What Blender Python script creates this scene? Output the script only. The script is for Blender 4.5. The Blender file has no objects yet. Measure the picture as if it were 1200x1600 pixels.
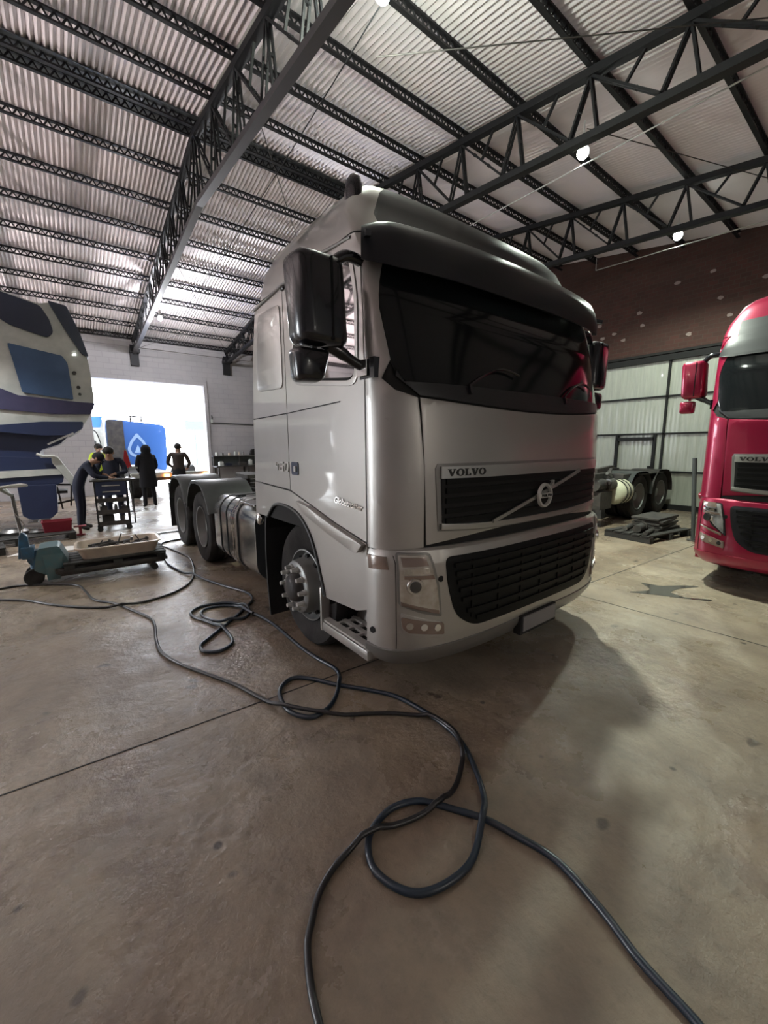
import bpy, bmesh, math, random
from mathutils import Vector, Matrix
from mathutils.geometry import tessellate_polygon
random.seed(7)
PI = math.pi
S = bpy.context.scene
COL = S.collection

# ------------------------------------------------------------------ camera
cam_d = bpy.data.cameras.new('camera'); cam = bpy.data.objects.new('camera', cam_d); COL.objects.link(cam)
CY, CP, CR, CF = 37.653, 9.109, -0.403, 633.777
cam_d.sensor_fit = 'HORIZONTAL'; cam_d.sensor_width = 36.0; cam_d.lens = 36.0*CF/1200.0
cam_d.clip_start = 0.02; cam_d.clip_end = 400
y_, p_, r_ = math.radians(CY), math.radians(CP), math.radians(CR)
fw = Vector((math.sin(y_)*math.cos(p_), math.cos(y_)*math.cos(p_), -math.sin(p_)))
rt = Vector((math.cos(y_), -math.sin(y_), 0)); up = rt.cross(fw)
r2 = rt*math.cos(r_)+up*math.sin(r_); u2 = -rt*math.sin(r_)+up*math.cos(r_)
M = Matrix((r2, u2, -fw)).transposed().to_4x4(); M.translation = Vector((-2.6523, -1.4894, 1.6407))
cam.matrix_world = M
S.camera = cam

# ------------------------------------------------------------------ view, world
S.view_settings.view_transform = 'Standard'; S.view_settings.look = 'None'
S.view_settings.exposure = 0.58; S.view_settings.gamma = 1.0; S.view_settings.use_curve_mapping = False
W = bpy.data.worlds.new('sky'); S.world = W; W.use_nodes = True
bg = W.node_tree.nodes['Background']; bg.inputs[0].default_value = (0.90, 0.95, 1.0, 1); bg.inputs[1].default_value = 16.0

def light(name, kind, loc, energy, color=(1, 1, 1), rot=(0, 0, 0), size=0.1, size_y=None, parent=None, portal=False):
    l = bpy.data.lights.new(name, kind); l.energy = energy; l.color = color
    if kind == 'AREA':
        l.shape = 'RECTANGLE'; l.size = size; l.size_y = size_y or size
        if portal: l.cycles.is_portal = True
    else: l.shadow_soft_size = size
    o = bpy.data.objects.new(name, l); COL.objects.link(o); o.location = loc; o.rotation_euler = rot
    if parent: o.parent = parent
    return o
YW = 16.19; XW = 9.58; XL = -15.0; YN = -6.5; YR = 6.682; ZR = 6.965; SL = 0.1567; SP = 1.0333
# daylight portals at the wall openings (they only steer sampling of the sky)
light('opening_portal', 'AREA', (0.02, YW+0.35, 2.05), 1, rot=(PI/2, 0, PI), size=3.75, size_y=4.1, portal=True)
light('opening_portal', 'AREA', (-9.75, YW+0.35, 2.1), 1, rot=(PI/2, 0, PI), size=1.4, size_y=4.2, portal=True)
light('opening_portal', 'AREA', (XL-0.35, 11.25, 2.2), 1, rot=(PI/2, 0, -PI/2), size=3.7, size_y=4.4, portal=True)  # left gable opening, added for daylight

# ------------------------------------------------------------------ materials
MATS = {}
def mat(name, c, rough=.5, metal=0., c2=None, nscale=4., bump=0., bscale=40., coat=0., spec=.5, rough2=None, emit=None, es=0., stretch=None, trans=0., n_lo=.35, n_hi=.65, coat_rough=.05):
    m = bpy.data.materials.new(name); m.use_nodes = True; nt = m.node_tree; b = nt.nodes['Principled BSDF']
    b.inputs['Base Color'].default_value = (*c, 1); b.inputs['Roughness'].default_value = rough; b.inputs['Metallic'].default_value = metal
    b.inputs['Coat Weight'].default_value = coat; b.inputs['Coat Roughness'].default_value = coat_rough; b.inputs['Specular IOR Level'].default_value = spec
    b.inputs['Transmission Weight'].default_value = trans
    if emit: b.inputs['Emission Color'].default_value = (*emit, 1); b.inputs['Emission Strength'].default_value = es
    tc = nt.nodes.new('ShaderNodeTexCoord'); mp = nt.nodes.new('ShaderNodeMapping'); nt.links.new(tc.outputs['Object'], mp.inputs[0])
    if stretch: mp.inputs['Scale'].default_value = stretch
    if c2 or rough2 is not None:
        n = nt.nodes.new('ShaderNodeTexNoise'); n.inputs['Scale'].default_value = nscale; n.inputs['Detail'].default_value = 6; n.inputs['Roughness'].default_value = .6
        nt.links.new(mp.outputs[0], n.inputs[0])
        r = nt.nodes.new('ShaderNodeMapRange'); r.inputs[1].default_value = n_lo; r.inputs[2].default_value = n_hi; nt.links.new(n.outputs[0], r.inputs[0])
        if c2:
            x = nt.nodes.new('ShaderNodeMix'); x.data_type = 'RGBA'; x.inputs[6].default_value = (*c, 1); x.inputs[7].default_value = (*c2, 1)
            nt.links.new(r.outputs[0], x.inputs[0]); nt.links.new(x.outputs[2], b.inputs['Base Color'])
        if rough2 is not None:
            q = nt.nodes.new('ShaderNodeMapRange'); q.inputs[3].default_value = rough; q.inputs[4].default_value = rough2
            nt.links.new(r.outputs[0], q.inputs[0]); nt.links.new(q.outputs[0], b.inputs['Roughness'])
    if bump:
        n = nt.nodes.new('ShaderNodeTexNoise'); n.inputs['Scale'].default_value = bscale; n.inputs['Detail'].default_value = 5
        nt.links.new(mp.outputs[0], n.inputs[0]); k = nt.nodes.new('ShaderNodeBump'); k.inputs['Strength'].default_value = bump; k.inputs['Distance'].default_value = .02
        nt.links.new(n.outputs[0], k.inputs['Height']); nt.links.new(k.outputs[0], b.inputs['Normal'])
    MATS[name] = m; return m

SILVER = mat('silver_paint', (.47, .455, .43), .40, .65, coat=.8, c2=(.43, .415, .39), nscale=1.2, coat_rough=.04)
SILVER_D = mat('silver_plastic', (.24, .235, .225), .45, .5, coat=.3)
REDP = mat('crimson_paint', (.30, .004, .040), .32, .3, coat=.5)
BLACK = mat('black_plastic', (.006, .0065, .007), .5, 0, spec=.2)
GLOSSB = mat('gloss_black_plastic', (.012, .013, .018), .22, 0, coat=.4)
SATIN = mat('satin_black_panel', (.020, .021, .023), .42, 0)
VISOR = mat('smoked_visor_plastic', (.014, .016, .020), .28, 0, spec=.45)
GAP = mat('dark_gap', (.01, .01, .01), .8)
WGLASS = mat('dark_windscreen_glass', (.008, .010, .011), .10, 0, spec=.35)
SGLASS = mat('reflective_side_glass', (.42, .41, .42), .03, 1.)
CHROME = mat('chrome', (.75, .75, .74), .09, 1.)
ALU = mat('polished_aluminium', (.55, .55, .54), .18, 1., rough2=.26, nscale=2)
BRUSH = mat('brushed_aluminium_strip', (.55, .55, .53), .3, .8)
STEELR = mat('painted_steel_rim', (.28, .29, .28), .4, .5, c2=(.25, .25, .25), nscale=6)
TYRE = mat('tyre_rubber', (.020, .019, .019), .85, 0, spec=.25, c2=(.045, .042, .04), nscale=5, bump=.2, bscale=60)
FENDER = mat('grey_fender_plastic', (.055, .06, .06), .42, 0, c2=(.04, .045, .045), nscale=3)
CHASSIS = mat('grimy_chassis_steel', (.035, .033, .034), .6, .3, c2=(.07, .062, .055), nscale=5, bump=.3, bscale=20)
LENS = mat('lamp_lens', (.42, .38, .33), .12, .35, coat=1., c2=(.60, .56, .50), nscale=14)
CLEAR = mat('clear_lamp_lens', (.70, .70, .70), .10, .6, coat=1., c2=(.35, .35, .36), nscale=12)
LENSD = mat('lamp_projector_glass', (.10, .10, .10), .05, .6, coat=1.)
AMBERL = mat('smoked_marker_lens', (.22, .16, .13), .2, .2, coat=1.)
MUD = mat('mudflap_rubber', (.02, .02, .021), .7)
WHITE = mat('white_paint', (.55, .56, .52), .5, 0, c2=(.42, .44, .41), nscale=3, coat=.2)
PLATE = mat('plate_grey', (.20, .19, .20), .5)
INK = mat('black_lettering', (.02, .02, .02), .5)
BLUEM = mat('blue_masked_window', (.035, .075, .16), .45, 0, c2=(.05, .10, .20), nscale=1.4)
BLUED = mat('dark_blue_paint', (.016, .026, .07), .4, .0, coat=.3)
NAVY = mat('navy_stripe', (.035, .035, .085), .5, 0, c2=(.05, .045, .10), nscale=4)
TARP = mat('dark_smoked_glass', (.020, .028, .055), .3, 0, coat=.3)
BLUEJ = mat('pallet_jack_blue', (.02, .11, .22), .45, 0, c2=(.03, .07, .11), nscale=8, coat=.2)
TEAL = mat('pallet_jack_teal_grey', (.06, .13, .15), .45, .1, c2=(.09, .13, .13), nscale=9)
STEEL = mat('worn_steel', (.30, .30, .30), .35, .9, c2=(.18, .17, .16), nscale=9)
DARKST = mat('dark_roof_steel', (.010, .010, .012), .6, .1)
CHORD_LIT = mat('doorlit_truss_chord', (.075, .07, .075), .5, .2)
SHEET = mat('zinc_roof_sheet', (.72, .655, .655), .42, .12, c2=(.64, .60, .61), nscale=1.0)
CREAM = mat('dirty_cream_plastic', (.62, .52, .42), .45, 0, c2=(.48, .40, .33), nscale=6)
REDB = mat('red_plastic_crate', (.22, .015, .03), .5)
ORANGE = mat('orange_lamp', (1, .35, .1), .4, emit=(1, .33, .08), es=9.)
WOODD = mat('oily_black_wood', (.022, .02, .018), .7, bump=.4, bscale=30)
YELL = mat('hi_vis_fabric', (.62, .80, .05), .7)
CLOTHN = mat('navy_workwear', (.014, .017, .035), .85)
CLOTHD = mat('dark_hooded_coat', (.012, .012, .016), .9)
CLOTHB = mat('brown_jacket', (.05, .035, .03), .85)
SKIN = mat('skin', (.38, .22, .15), .6)
HAIR = mat('dark_hair', (.015, .012, .01), .7)
HOSEB = mat('blue_black_hose', (.012, .024, .042), .40, 0, c2=(.012, .020, .032), nscale=5, coat=.25)
HOSEK = mat('black_hose', (.013, .013, .015), .40, 0, coat=.15)
YTANK = mat('pale_yellow_tank_paint', (.50, .50, .36), .5, c2=(.40, .40, .30), nscale=5)
BLUETR = mat('blue_truck_paint', (.03, .11, .36), .4, coat=.3)
BLUESK = mat('bright_blue_panel', (.06, .22, .75), .5)
SIGNB = mat('dark_blue_sign_panel', (.020, .036, .070), .6)
LOGO = mat('pale_blue_emblem', (.25, .38, .60), .5)
BULB = mat('lamp_glass_glow', (1, 1, 1), .3, emit=(.93, 1., .93), es=16.)
LAMPBODY = mat('white_lamp_housing', (.6, .6, .6), .4)
WIRE = mat('bright_wire', (.5, .5, .48), .35, .8)
REDF = mat('red_reflective_triangle', (.55, .02, .03), .5)

# concrete floor
def floor_mat():
    m = bpy.data.materials.new('polished_concrete'); m.use_nodes = True; nt = m.node_tree; b = nt.nodes['Principled BSDF']; N = nt.nodes.new; L = nt.links.new
    tc = N('ShaderNodeTexCoord')
    def noise(sc, det=6, ro=.6, st=(1, 1, 1), loc=(0, 0, 0)):
        mp = N('ShaderNodeMapping'); mp.inputs['Scale'].default_value = st; mp.inputs['Location'].default_value = loc; L(tc.outputs['Object'], mp.inputs[0])
        n = N('ShaderNodeTexNoise'); n.inputs['Scale'].default_value = sc; n.inputs['Detail'].default_value = det; n.inputs['Roughness'].default_value = ro; L(mp.outputs[0], n.inputs[0]); return n.outputs[0]
    def rng(v, a, b_, c, d):
        r = N('ShaderNodeMapRange'); r.inputs[1].default_value = a; r.inputs[2].default_value = b_; r.inputs[3].default_value = c; r.inputs[4].default_value = d; L(v, r.inputs[0]); return r.outputs[0]
    def mix(f, a, b_):
        x = N('ShaderNodeMix'); x.data_type = 'RGBA'
        for i, v in ((0, f), (6, a), (7, b_)):
            if isinstance(v, tuple): x.inputs[i].default_value = (*v, 1)
            else: L(v, x.inputs[i])
        return x.outputs[2]
    big = noise(.5, 5, .6, (1, 1.3, 1)); mid = noise(2.2, 8, .7, (1.4, 1, 1), (3, 1, 0)); fine = noise(24, 6, .7)
    c = mix(rng(big, .38, .62, 0, 1), (.212, .160, .114), (.295, .243, .180))
    c = mix(rng(mid, .42, .66, 0, .85), c, (.155, .122, .095))
    pale = noise(1.3, 7, .7, (1, 1, 1), (21, 9, 0)); c = mix(rng(pale, .56, .72, 0, .55), c, (.40, .35, .29))
    c = mix(rng(fine, .55, .75, 0, .35), c, (.11, .09, .075))
    spots = noise(4.2, 2, .5, (1, 1, 1), (7, 2, 0))
    c = mix(rng(spots, .695, .73, 0, .7), c, (.055, .045, .04))
    vo = N('ShaderNodeTexVoronoi'); vo.inputs['Scale'].default_value = 2.6; L(tc.outputs['Object'], vo.inputs[0])
    c = mix(rng(vo.outputs['Distance'], .035, .06, .85, 0), c, (.04, .032, .03))
    L(c, b.inputs['Base Color'])
    wet = noise(.9, 7, .65, (1, 1, 1), (11, 5, 0))
    L(rng(wet, .42, .60, .17, .50), b.inputs['Roughness'])
    b.inputs['Specular IOR Level'].default_value = .5
    bp = N('ShaderNodeBump'); bp.inputs['Strength'].default_value = .50; bp.inputs['Distance'].default_value = .035; L(noise(6, 9, .66), bp.inputs['Height']); L(bp.outputs[0], b.inputs['Normal'])
    return m
CONC = floor_mat()
def brick_mat(name, c1, c2, mort, sc, vari, plaster=None):
    m = bpy.data.materials.new(name); m.use_nodes = True; nt = m.node_tree; b = nt.nodes['Principled BSDF']; N = nt.nodes.new; L = nt.links.new
    tc = N('ShaderNodeTexCoord'); mp = N('ShaderNodeMapping'); mp.inputs['Rotation'].default_value = vari; L(tc.outputs['Object'], mp.inputs[0])
    t = N('ShaderNodeTexBrick'); t.inputs['Color1'].default_value = (*c1, 1); t.inputs['Color2'].default_value = (*c2, 1); t.inputs['Mortar'].default_value = (*mort, 1); t.inputs['Scale'].default_value = sc
    t.inputs['Mortar Size'].default_value = .015; L(mp.outputs[0], t.inputs[0])
    n = N('ShaderNodeTexNoise'); n.inputs['Scale'].default_value = 1.3; n.inputs['Detail'].default_value = 6; L(tc.outputs['Object'], n.inputs[0])
    r = N('ShaderNodeMapRange'); r.inputs[1].default_value = .35; r.inputs[2].default_value = .65; r.inputs[3].default_value = .0; r.inputs[4].default_value = .6; L(n.outputs[0], r.inputs[0])
    x = N('ShaderNodeMix'); x.data_type = 'RGBA'; L(r.outputs[0], x.inputs[0]); L(t.outputs[0], x.inputs[6]); x.inputs[7].default_value = (*(plaster or c2), 1)
    L(x.outputs[2], b.inputs['Base Color']); b.inputs['Roughness'].default_value = .85
    k = N('ShaderNodeBump'); k.inputs['Strength'].default_value = .4; k.inputs['Distance'].default_value = .01; L(t.outputs['Fac'], k.inputs['Height']); k.invert = True; L(k.outputs[0], b.inputs['Normal'])
    return m
BRICK = brick_mat('red_brick_gable', (.085, .032, .024), (.06, .028, .02), (.07, .05, .04), 2.6, (0, PI/2, PI/2), (.05, .026, .02))
PLASTER = brick_mat('grey_rendered_block', (.40, .385, .395), (.37, .36, .37), (.33, .32, .33), 1.3, (PI/2, 0, 0), (.44, .42, .42))
PANELW = mat('white_sheet_gate', (.47, .49, .42), .45, 0, c2=(.38, .40, .34), nscale=2.2, stretch=(1, 9, .7), coat=.1)
OUTG = mat('outside_concrete', (.55, .53, .50), .8)

# ------------------------------------------------------------------ mesh helpers
class MB:
    def __init__(s): s.v = []; s.f = []; s.m = []; s.mats = []
    def add(s, vs, fs, mi=0):
        o = len(s.v); s.v += [tuple(v) for v in vs]; s.f += [tuple(i+o for i in f) for f in fs]; s.m += [mi]*len(fs); return s
    def box(s, c, d, rz=0, rx=0, ry=0, mi=0, taper=1.):
        R = Matrix.Rotation(rz, 3, 'Z') @ Matrix.Rotation(ry, 3, 'Y') @ Matrix.Rotation(rx, 3, 'X'); c = Vector(c); vs = []
        for z in (-.5, .5):
            k = taper if z > 0 else 1
            for x, y in ((-.5, -.5), (.5, -.5), (.5, .5), (-.5, .5)): vs.append(c+R @ Vector((x*d[0]*k, y*d[1]*k, z*d[2])))
        return s.add(vs, [(3, 2, 1, 0), (4, 5, 6, 7), (0, 1, 5, 4), (1, 2, 6, 5), (2, 3, 7, 6), (3, 0, 4, 7)], mi)
    def bar(s, a, b, w, h=None, mi=0):
        a, b = Vector(a), Vector(b); h = h or w; d = (b-a).normalized(); u = Vector((0, 0, 1)) if abs(d.z) < .95 else Vector((0, 1, 0))
        x = d.cross(u).normalized()*w/2; y = x.cross(d).normalized()*h/2; vs = [p+q for p in (a, b) for q in (-x-y, x-y, x+y, -x+y)]
        return s.add(vs, [(3, 2, 1, 0), (4, 5, 6, 7), (0, 1, 5, 4), (1, 2, 6, 5), (2, 3, 7, 6), (3, 0, 4, 7)], mi)
    def cyl(s, a, b, r, r2=None, n=16, mi=0, cap=True):
        a, b = Vector(a), Vector(b); r2 = r if r2 is None else r2; d = (b-a).normalized(); u = Vector((0, 0, 1)) if abs(d.z) < .95 else Vector((0, 1, 0))
        x = d.cross(u).normalized(); y = d.cross(x); vs = []
        for p, q in ((a, r), (b, r2)):
            for i in range(n): t = 2*PI*i/n; vs.append(p+x*math.cos(t)*q+y*math.sin(t)*q)
        fs = [(i, (i+1) % n, n+(i+1) % n, n+i) for i in range(n)]
        if cap: fs += [tuple(range(n-1, -1, -1)), tuple(range(n, 2*n))]
        return s.add(vs, fs, mi)
    def tube(s, pts, r, n=10, mi=0, closed=False, cap=True):
        P = [Vector(p) for p in pts]; m = len(P); vs = []; prev = None
        for i, p in enumerate(P):
            t = (P[(i+1) % m]-P[i-1]) if closed else (P[min(i+1, m-1)]-P[max(i-1, 0)])
            if t.length < 1e-9: t = Vector((0, 0, 1))
            t.normalize()
            if prev is None:
                u = Vector((0, 0, 1)) if abs(t.z) < .9 else Vector((0, 1, 0)); x = t.cross(u).normalized()
            else: x = (prev-t*prev.dot(t)).normalized()
            prev = x; y = t.cross(x); rr = r[i] if isinstance(r, (list, tuple)) else r
            for k in range(n): a = 2*PI*k/n; vs.append(p+x*math.cos(a)*rr+y*math.sin(a)*rr)
        fs = []
        for i in range(m if closed else m-1):
            j = (i+1) % m
            for k in range(n): fs.append((i*n+k, i*n+(k+1) % n, j*n+(k+1) % n, j*n+k))
        if cap and not closed: fs += [tuple(range(n-1, -1, -1)), tuple(range((m-1)*n, m*n))]
        return s.add(vs, fs, mi)
    def lathe(s, prof, c, axis='x', n=40, mi=0):
        """prof: (r, h) pairs; revolved round the axis through c"""
        c = Vector(c); vs = []
        for r, h in prof:
            for k in range(n):
                a = 2*PI*k/n; ca, sa = math.cos(a)*r, math.sin(a)*r
                vs.append(c+(Vector((h, ca, sa)) if axis == 'x' else Vector((ca, h, sa)) if axis == 'y' else Vector((ca, sa, h))))
        fs = [(i*n+k, i*n+(k+1) % n, (i+1)*n+(k+1) % n, (i+1)*n+k) for i in range(len(prof)-1) for k in range(n)]
        return s.add(vs, fs, mi)
    def loft(s, loops, mi=0, cap=True, closed=True):
        n = len(loops[0]); vs = [p for l in loops for p in l]; fs = []
        for i in range(len(loops)-1):
            for k in range(n if closed else n-1): fs.append((i*n+k, i*n+(k+1) % n, (i+1)*n+(k+1) % n, (i+1)*n+k))
        if cap: fs += [tuple(range(n-1, -1, -1)), tuple(range((len(loops)-1)*n, len(loops)*n))]
        return s.add(vs, fs, mi)
    def sphere(s, c, r, n=12, m=8, mi=0):
        c = Vector(c); r = Vector(r) if isinstance(r, (tuple, list)) else Vector((r, r, r)); L = []
        for i in range(m+1):
            a = PI*i/m; L.append([c+Vector((math.sin(a)*math.cos(2*PI*k/n)*r.x+1e-6*math.cos(k), math.sin(a)*math.sin(2*PI*k/n)*r.y, -math.cos(a)*r.z)) for k in range(n)])
        return s.loft(L, mi, cap=False)
    def prism(s, poly, fn, d0, d1, holes=(), mi=0):
        """2-D polygon (with holes) extruded between depths d0 and d1; fn(u, v, d) -> point"""
        loops = [list(poly)]+[list(h) for h in holes]; flat = [q for l in loops for q in l]; n = len(flat)
        tri = tessellate_polygon([[Vector((a, b, 0)) for a, b in l] for l in loops])
        vs = [fn(a, b, d0) for a, b in flat]+[fn(a, b, d1) for a, b in flat]; fs = []
        for t in tri:
            A, B, C = (Vector(flat[i]) for i in t)
            if (B-A).cross(C-A) < 0: t = (t[0], t[2], t[1])
            fs += [tuple(reversed(t)), tuple(i+n for i in t)]
        o = 0
        for l in loops:
            k = len(l)
            for i in range(k): j = (i+1) % k; fs.append((o+i, o+j, n+o+j, n+o+i))
            o += k
        return s.add(vs, fs, mi)
    def build(s, name, mats, parent=None, smooth=None, bevel=0, loc=None, kind=None, merge=False):
        me = bpy.data.meshes.new(name); me.from_pydata(s.v, [], s.f)
        for m in (mats if isinstance(mats, (list, tuple)) else [mats]): me.materials.append(m)
        if any(s.m): me.polygons.foreach_set('material_index', s.m)
        bm = bmesh.new(); bm.from_mesh(me)
        if merge: bmesh.ops.remove_doubles(bm, verts=bm.verts, dist=1e-4)
        bmesh.ops.delete(bm, geom=[v for v in bm.verts if not v.link_faces], context='VERTS')
        bmesh.ops.recalc_face_normals(bm, faces=bm.faces)
        if bevel:
            es = [e for e in bm.edges if len(e.link_faces) == 2 and e.calc_face_angle(0) > .5]
            bmesh.ops.bevel(bm, geom=es, offset=bevel, segments=2, profile=.6, affect='EDGES', clamp_overlap=True)
        bm.to_mesh(me); bm.free()
        if smooth is not None:
            me.polygons.foreach_set('use_smooth', [True]*len(me.polygons)); me.set_sharp_from_angle(angle=math.radians(smooth))
        o = bpy.data.objects.new(name, me); COL.objects.link(o)
        if parent: o.parent = parent
        if loc: o.location = loc
        if kind: o['kind'] = kind
        return o

def thing(name, label, cat, loc=(0, 0, 0), rz=0, group=None):
    o = bpy.data.objects.new(name, None); COL.objects.link(o); o.location = loc; o.rotation_euler = (0, 0, rz); o.empty_display_size = .1
    o['label'] = label; o['category'] = cat
    if group: o['group'] = group
    return o
def tag(o, label, cat, group=None):
    o['label'] = label; o['category'] = cat
    if group: o['group'] = group
    return o
def copy_tree(o, parent=None, loc=None, rz=None, label=None):
    c = o.copy(); COL.objects.link(c); c.parent = parent
    if loc: c.location = loc
    if rz is not None: c.rotation_euler = (0, 0, rz)
    if label: c['label'] = label
    for ch in list(o.children): copy_tree(ch, c)
    return c
def smooth_path(pts, k=6, closed=False):
    P = [Vector(p) for p in pts]; n = len(P); out = []
    for i in range(n if closed else n-1):
        p0, p1, p2, p3 = P[(i-1) % n if closed else max(i-1, 0)], P[i], P[(i+1) % n], P[(i+2) % n if closed else min(i+2, n-1)]
        for j in range(k):
            t = j/k; out.append(.5*((2*p1)+(-p0+p2)*t+(2*p0-5*p1+4*p2-p3)*t*t+(-p0+3*p1-3*p2+p3)*t**3))
    if not closed: out.append(P[-1])
    return out
def rrect(x0, y0, x1, y1, r, n=5):
    o = []
    for cx, cy, a in ((x1-r, y1-r, 0), (x0+r, y1-r, 90), (x0+r, y0+r, 180), (x1-r, y0+r, 270)):
        for i in range(n+1): t = math.radians(a+90*i/n); o.append((cx+r*math.cos(t), cy+r*math.sin(t)))
    return o
def roundpoly(P, r, n=4):
    out = []; m = len(P)
    for i in range(m):
        p = Vector(P[i]); a = Vector(P[i-1])-p; b = Vector(P[(i+1) % m])-p
        rr = r[i] if isinstance(r, (list, tuple)) else r; rr = min(rr, a.length*.45, b.length*.45)
        if rr < 1e-5: out.append(tuple(p)); continue
        A = p+a.normalized()*rr; B = p+b.normalized()*rr
        for k in range(n+1): t = k/n; out.append(tuple(A*(1-t)**2+p*2*t*(1-t)+B*t*t))
    return out
def area2(P): return sum(P[i-1][0]*P[i][1]-P[i][0]*P[i-1][1] for i in range(len(P)))
def densify(P, d):
    o = []
    for i in range(len(P)):
        a = Vector(P[i]); b = Vector(P[(i+1) % len(P)]); k = max(1, int((b-a).length/d+.5))
        for j in range(k): o.append(tuple(a+(b-a)*j/k))
    return o
XZ = lambda y0: (lambda u, v, d: (u, y0-d, v))       # prism in x-z, depth towards -y

# ------------------------------------------------------------------ setting
def struct(mb, name, m, **k): return mb.build(name, m, kind='structure', **k)
zr = lambda y: ZR-SL*abs(y-YR)
mb = MB(); mb.box(((XL+XW)/2, (YN+YW)/2, -.15), (XW-XL+.4, YW-YN+.4, .3)); struct(mb, 'floor', CONC)
# slab joints
mb = MB(); mb.bar((XL, 1.62, .0005), (XW, .33, .0005), .009, .003); mb.bar((XL, 9.6, .0005), (XW, 8.6, .0005), .012, .003); mb.bar((1.9, YN, .0005), (1.2, YW, .0005), .010, .003)
struct(mb, 'trim_1', GAP)
# outside ground and far things
mb = MB(); mb.box((0, YW+40.2, -.15), (120, 79.6, .3)); mb.box((XL-20.2, 5, -.15), (40, 22, .3)); struct(mb, 'floor', OUTG)
def wall_xz(name, m, y0, th, outer, holes):
    mb = MB(); mb.prism(outer, lambda u, v, d: (u, y0+d, v), 0, th, holes); return struct(mb, name, m)
eave = zr(YW)
wall_xz('wall_back', PLASTER, YW, .25, [(XL, 0), (-10.4, 0), (-10.4, 4.0), (-9.1, 4.0), (-9.1, 0), (-1.85, 0), (-1.85, 4.08), (1.9, 4.08), (1.9, 0), (XW, 0), (XW, eave+.16), (XL, eave+.16)], [])
mb = MB(); mb.box(((XL+XW)/2, YW-.06, eave-.12), (XW-XL, .14, .22)); mb.box((.02, YW-.03, 4.2), (4.0, .1, .22)); mb.box((1.97, YW-.04, 2.05), (.12, .1, 4.1)); struct(mb, 'trim_2', PLASTER)
wall_xz('wall_front', PLASTER, YN-.25, .25, [(XL, 0), (XW, 0), (XW, zr(YN)+.16), (XL, zr(YN)+.16)], [])
def wall_yz(name, m, x0, th, outer, holes=()):
    mb = MB(); mb.prism(outer, lambda u, v, d: (x0+d, u, v), 0, th, holes); return struct(mb, name, m)
wall_yz('wall_right', BRICK, XW, .22, [(YN, 0), (YW, 0), (YW, zr(YW)+.16), (YR, ZR+.16), (YN, zr(YN)+.16)])
wall_yz('wall_left', PLASTER, XL-.22, .22, [(YN, 0), (9.5, 0), (9.5, 4.2), (13, 4.2), (13, 0), (YW, 0), (YW, zr(YW)+.16), (YR, ZR+.16), (YN, zr(YN)+.16)])  # unseen gable opening added to let more daylight onto the roof
# spalled marks on the brick
mb = MB(); R_ = random.Random(3)
for (yy, zz) in ((4.6, 4.75), (4.25, 4.6), (3.95, 4.66), (3.35, 5.05), (3.25, 4.72), (4.35, 4.95), (2.55, 5.55), (1.66, 4.97), (1.85, 5.6), (1.45, 4.55), (3.7, 4.45), (2.2, 4.3), (4.9, 4.3), (.9, 5.2)):
    k = [(yy+(.045+.03*R_.random())*math.cos(t*PI/4), zz+(.03+.025*R_.random())*math.sin(t*PI/4)) for t in range(8)]
    mb.prism(k, lambda u, v, d: (XW-.001-d, u, v), 0, .006)
NUTC = mat('bright_nut_cap', (.62, .62, .60), .3, .35)
TREAD = mat('tread_plate', (.50, .49, .46), .45, .2)
PLM = mat('pale_plaster_patch', (.30, .24, .22), .9); struct(mb, 'trim_3', PLM)
# corrugated roof, real waves of 76 mm pitch
def roof():
    mb = MB(); pitch = .0775; nx = int((XW+.1-XL+.3)/pitch*6)
    for (ya, yb) in ((YN-.2, YR), (YR, YW+.2)):
        vs = []
        for y in (ya, yb):
            for i in range(nx+1):
                x = XL-.3+i*pitch/6; vs.append((x, y, zr(y)+.160+.019*math.cos(2*PI*i/6)))
        mb.add(vs, [(i, i+1, nx+2+i, nx+1+i) for i in range(nx)])
    o = mb.build('ceiling', SHEET, smooth=60, kind='structure')
    mb = MB(); 
    for sgn in (-1, 1): mb.box(((XL+XW)/2, YR+sgn*.12, ZR+.105), (XW-XL, .26, .012), rx=-sgn*.16)
    struct(mb, 'trim_4', FENDER)
roof()
# white sheet gate on the right wall with dark frame bars
mb = MB(); n = 0; vs = []
y0, y1 = -3.0, 12.0; k = int((y1-y0)/.05)
for z in (.12, 3.76):
    for i in range(k+1): vs.append((XW-.05-(.012 if i % 4 < 2 else 0), y0+i*(y1-y0)/k, z))
mb.add(vs, [(i, i+1, k+2+i, k+1+i) for i in range(k)]); gate = struct(mb, 'door_1', PANELW)
mb = MB()
for z in (.96, 1.93, 2.86): mb.box((XW-.085, 4.5, z), (.05, 15, .045))
mb.box((XW-.10, 4.5, 3.80), (.12, 15, .14)); mb.box((XW-.07, 4.5, 3.93), (.1, 15, .06)); mb.box((XW-.08, 4.5, .06), (.1, 15, .14))
for y in (-2.0, -.4, 2.5, 5.4, 8.3, 11.2): mb.box((XW-.085, y, 1.9), (.05, .05, 3.7))
mb.build('frame', GAP, parent=gate)
mb = MB()
for y in (2.68, 3.60): mb.box((XW-.105, y, .96), (.07, .07, 1.92))
mb.box((XW-.105, 3.14, 1.80), (.07, .9, .09)); mb.box((XW-.14, 2.75, 1.02), (.06, .05, .16))
mb.build('wicket_frame', GAP, parent=gate)

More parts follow.
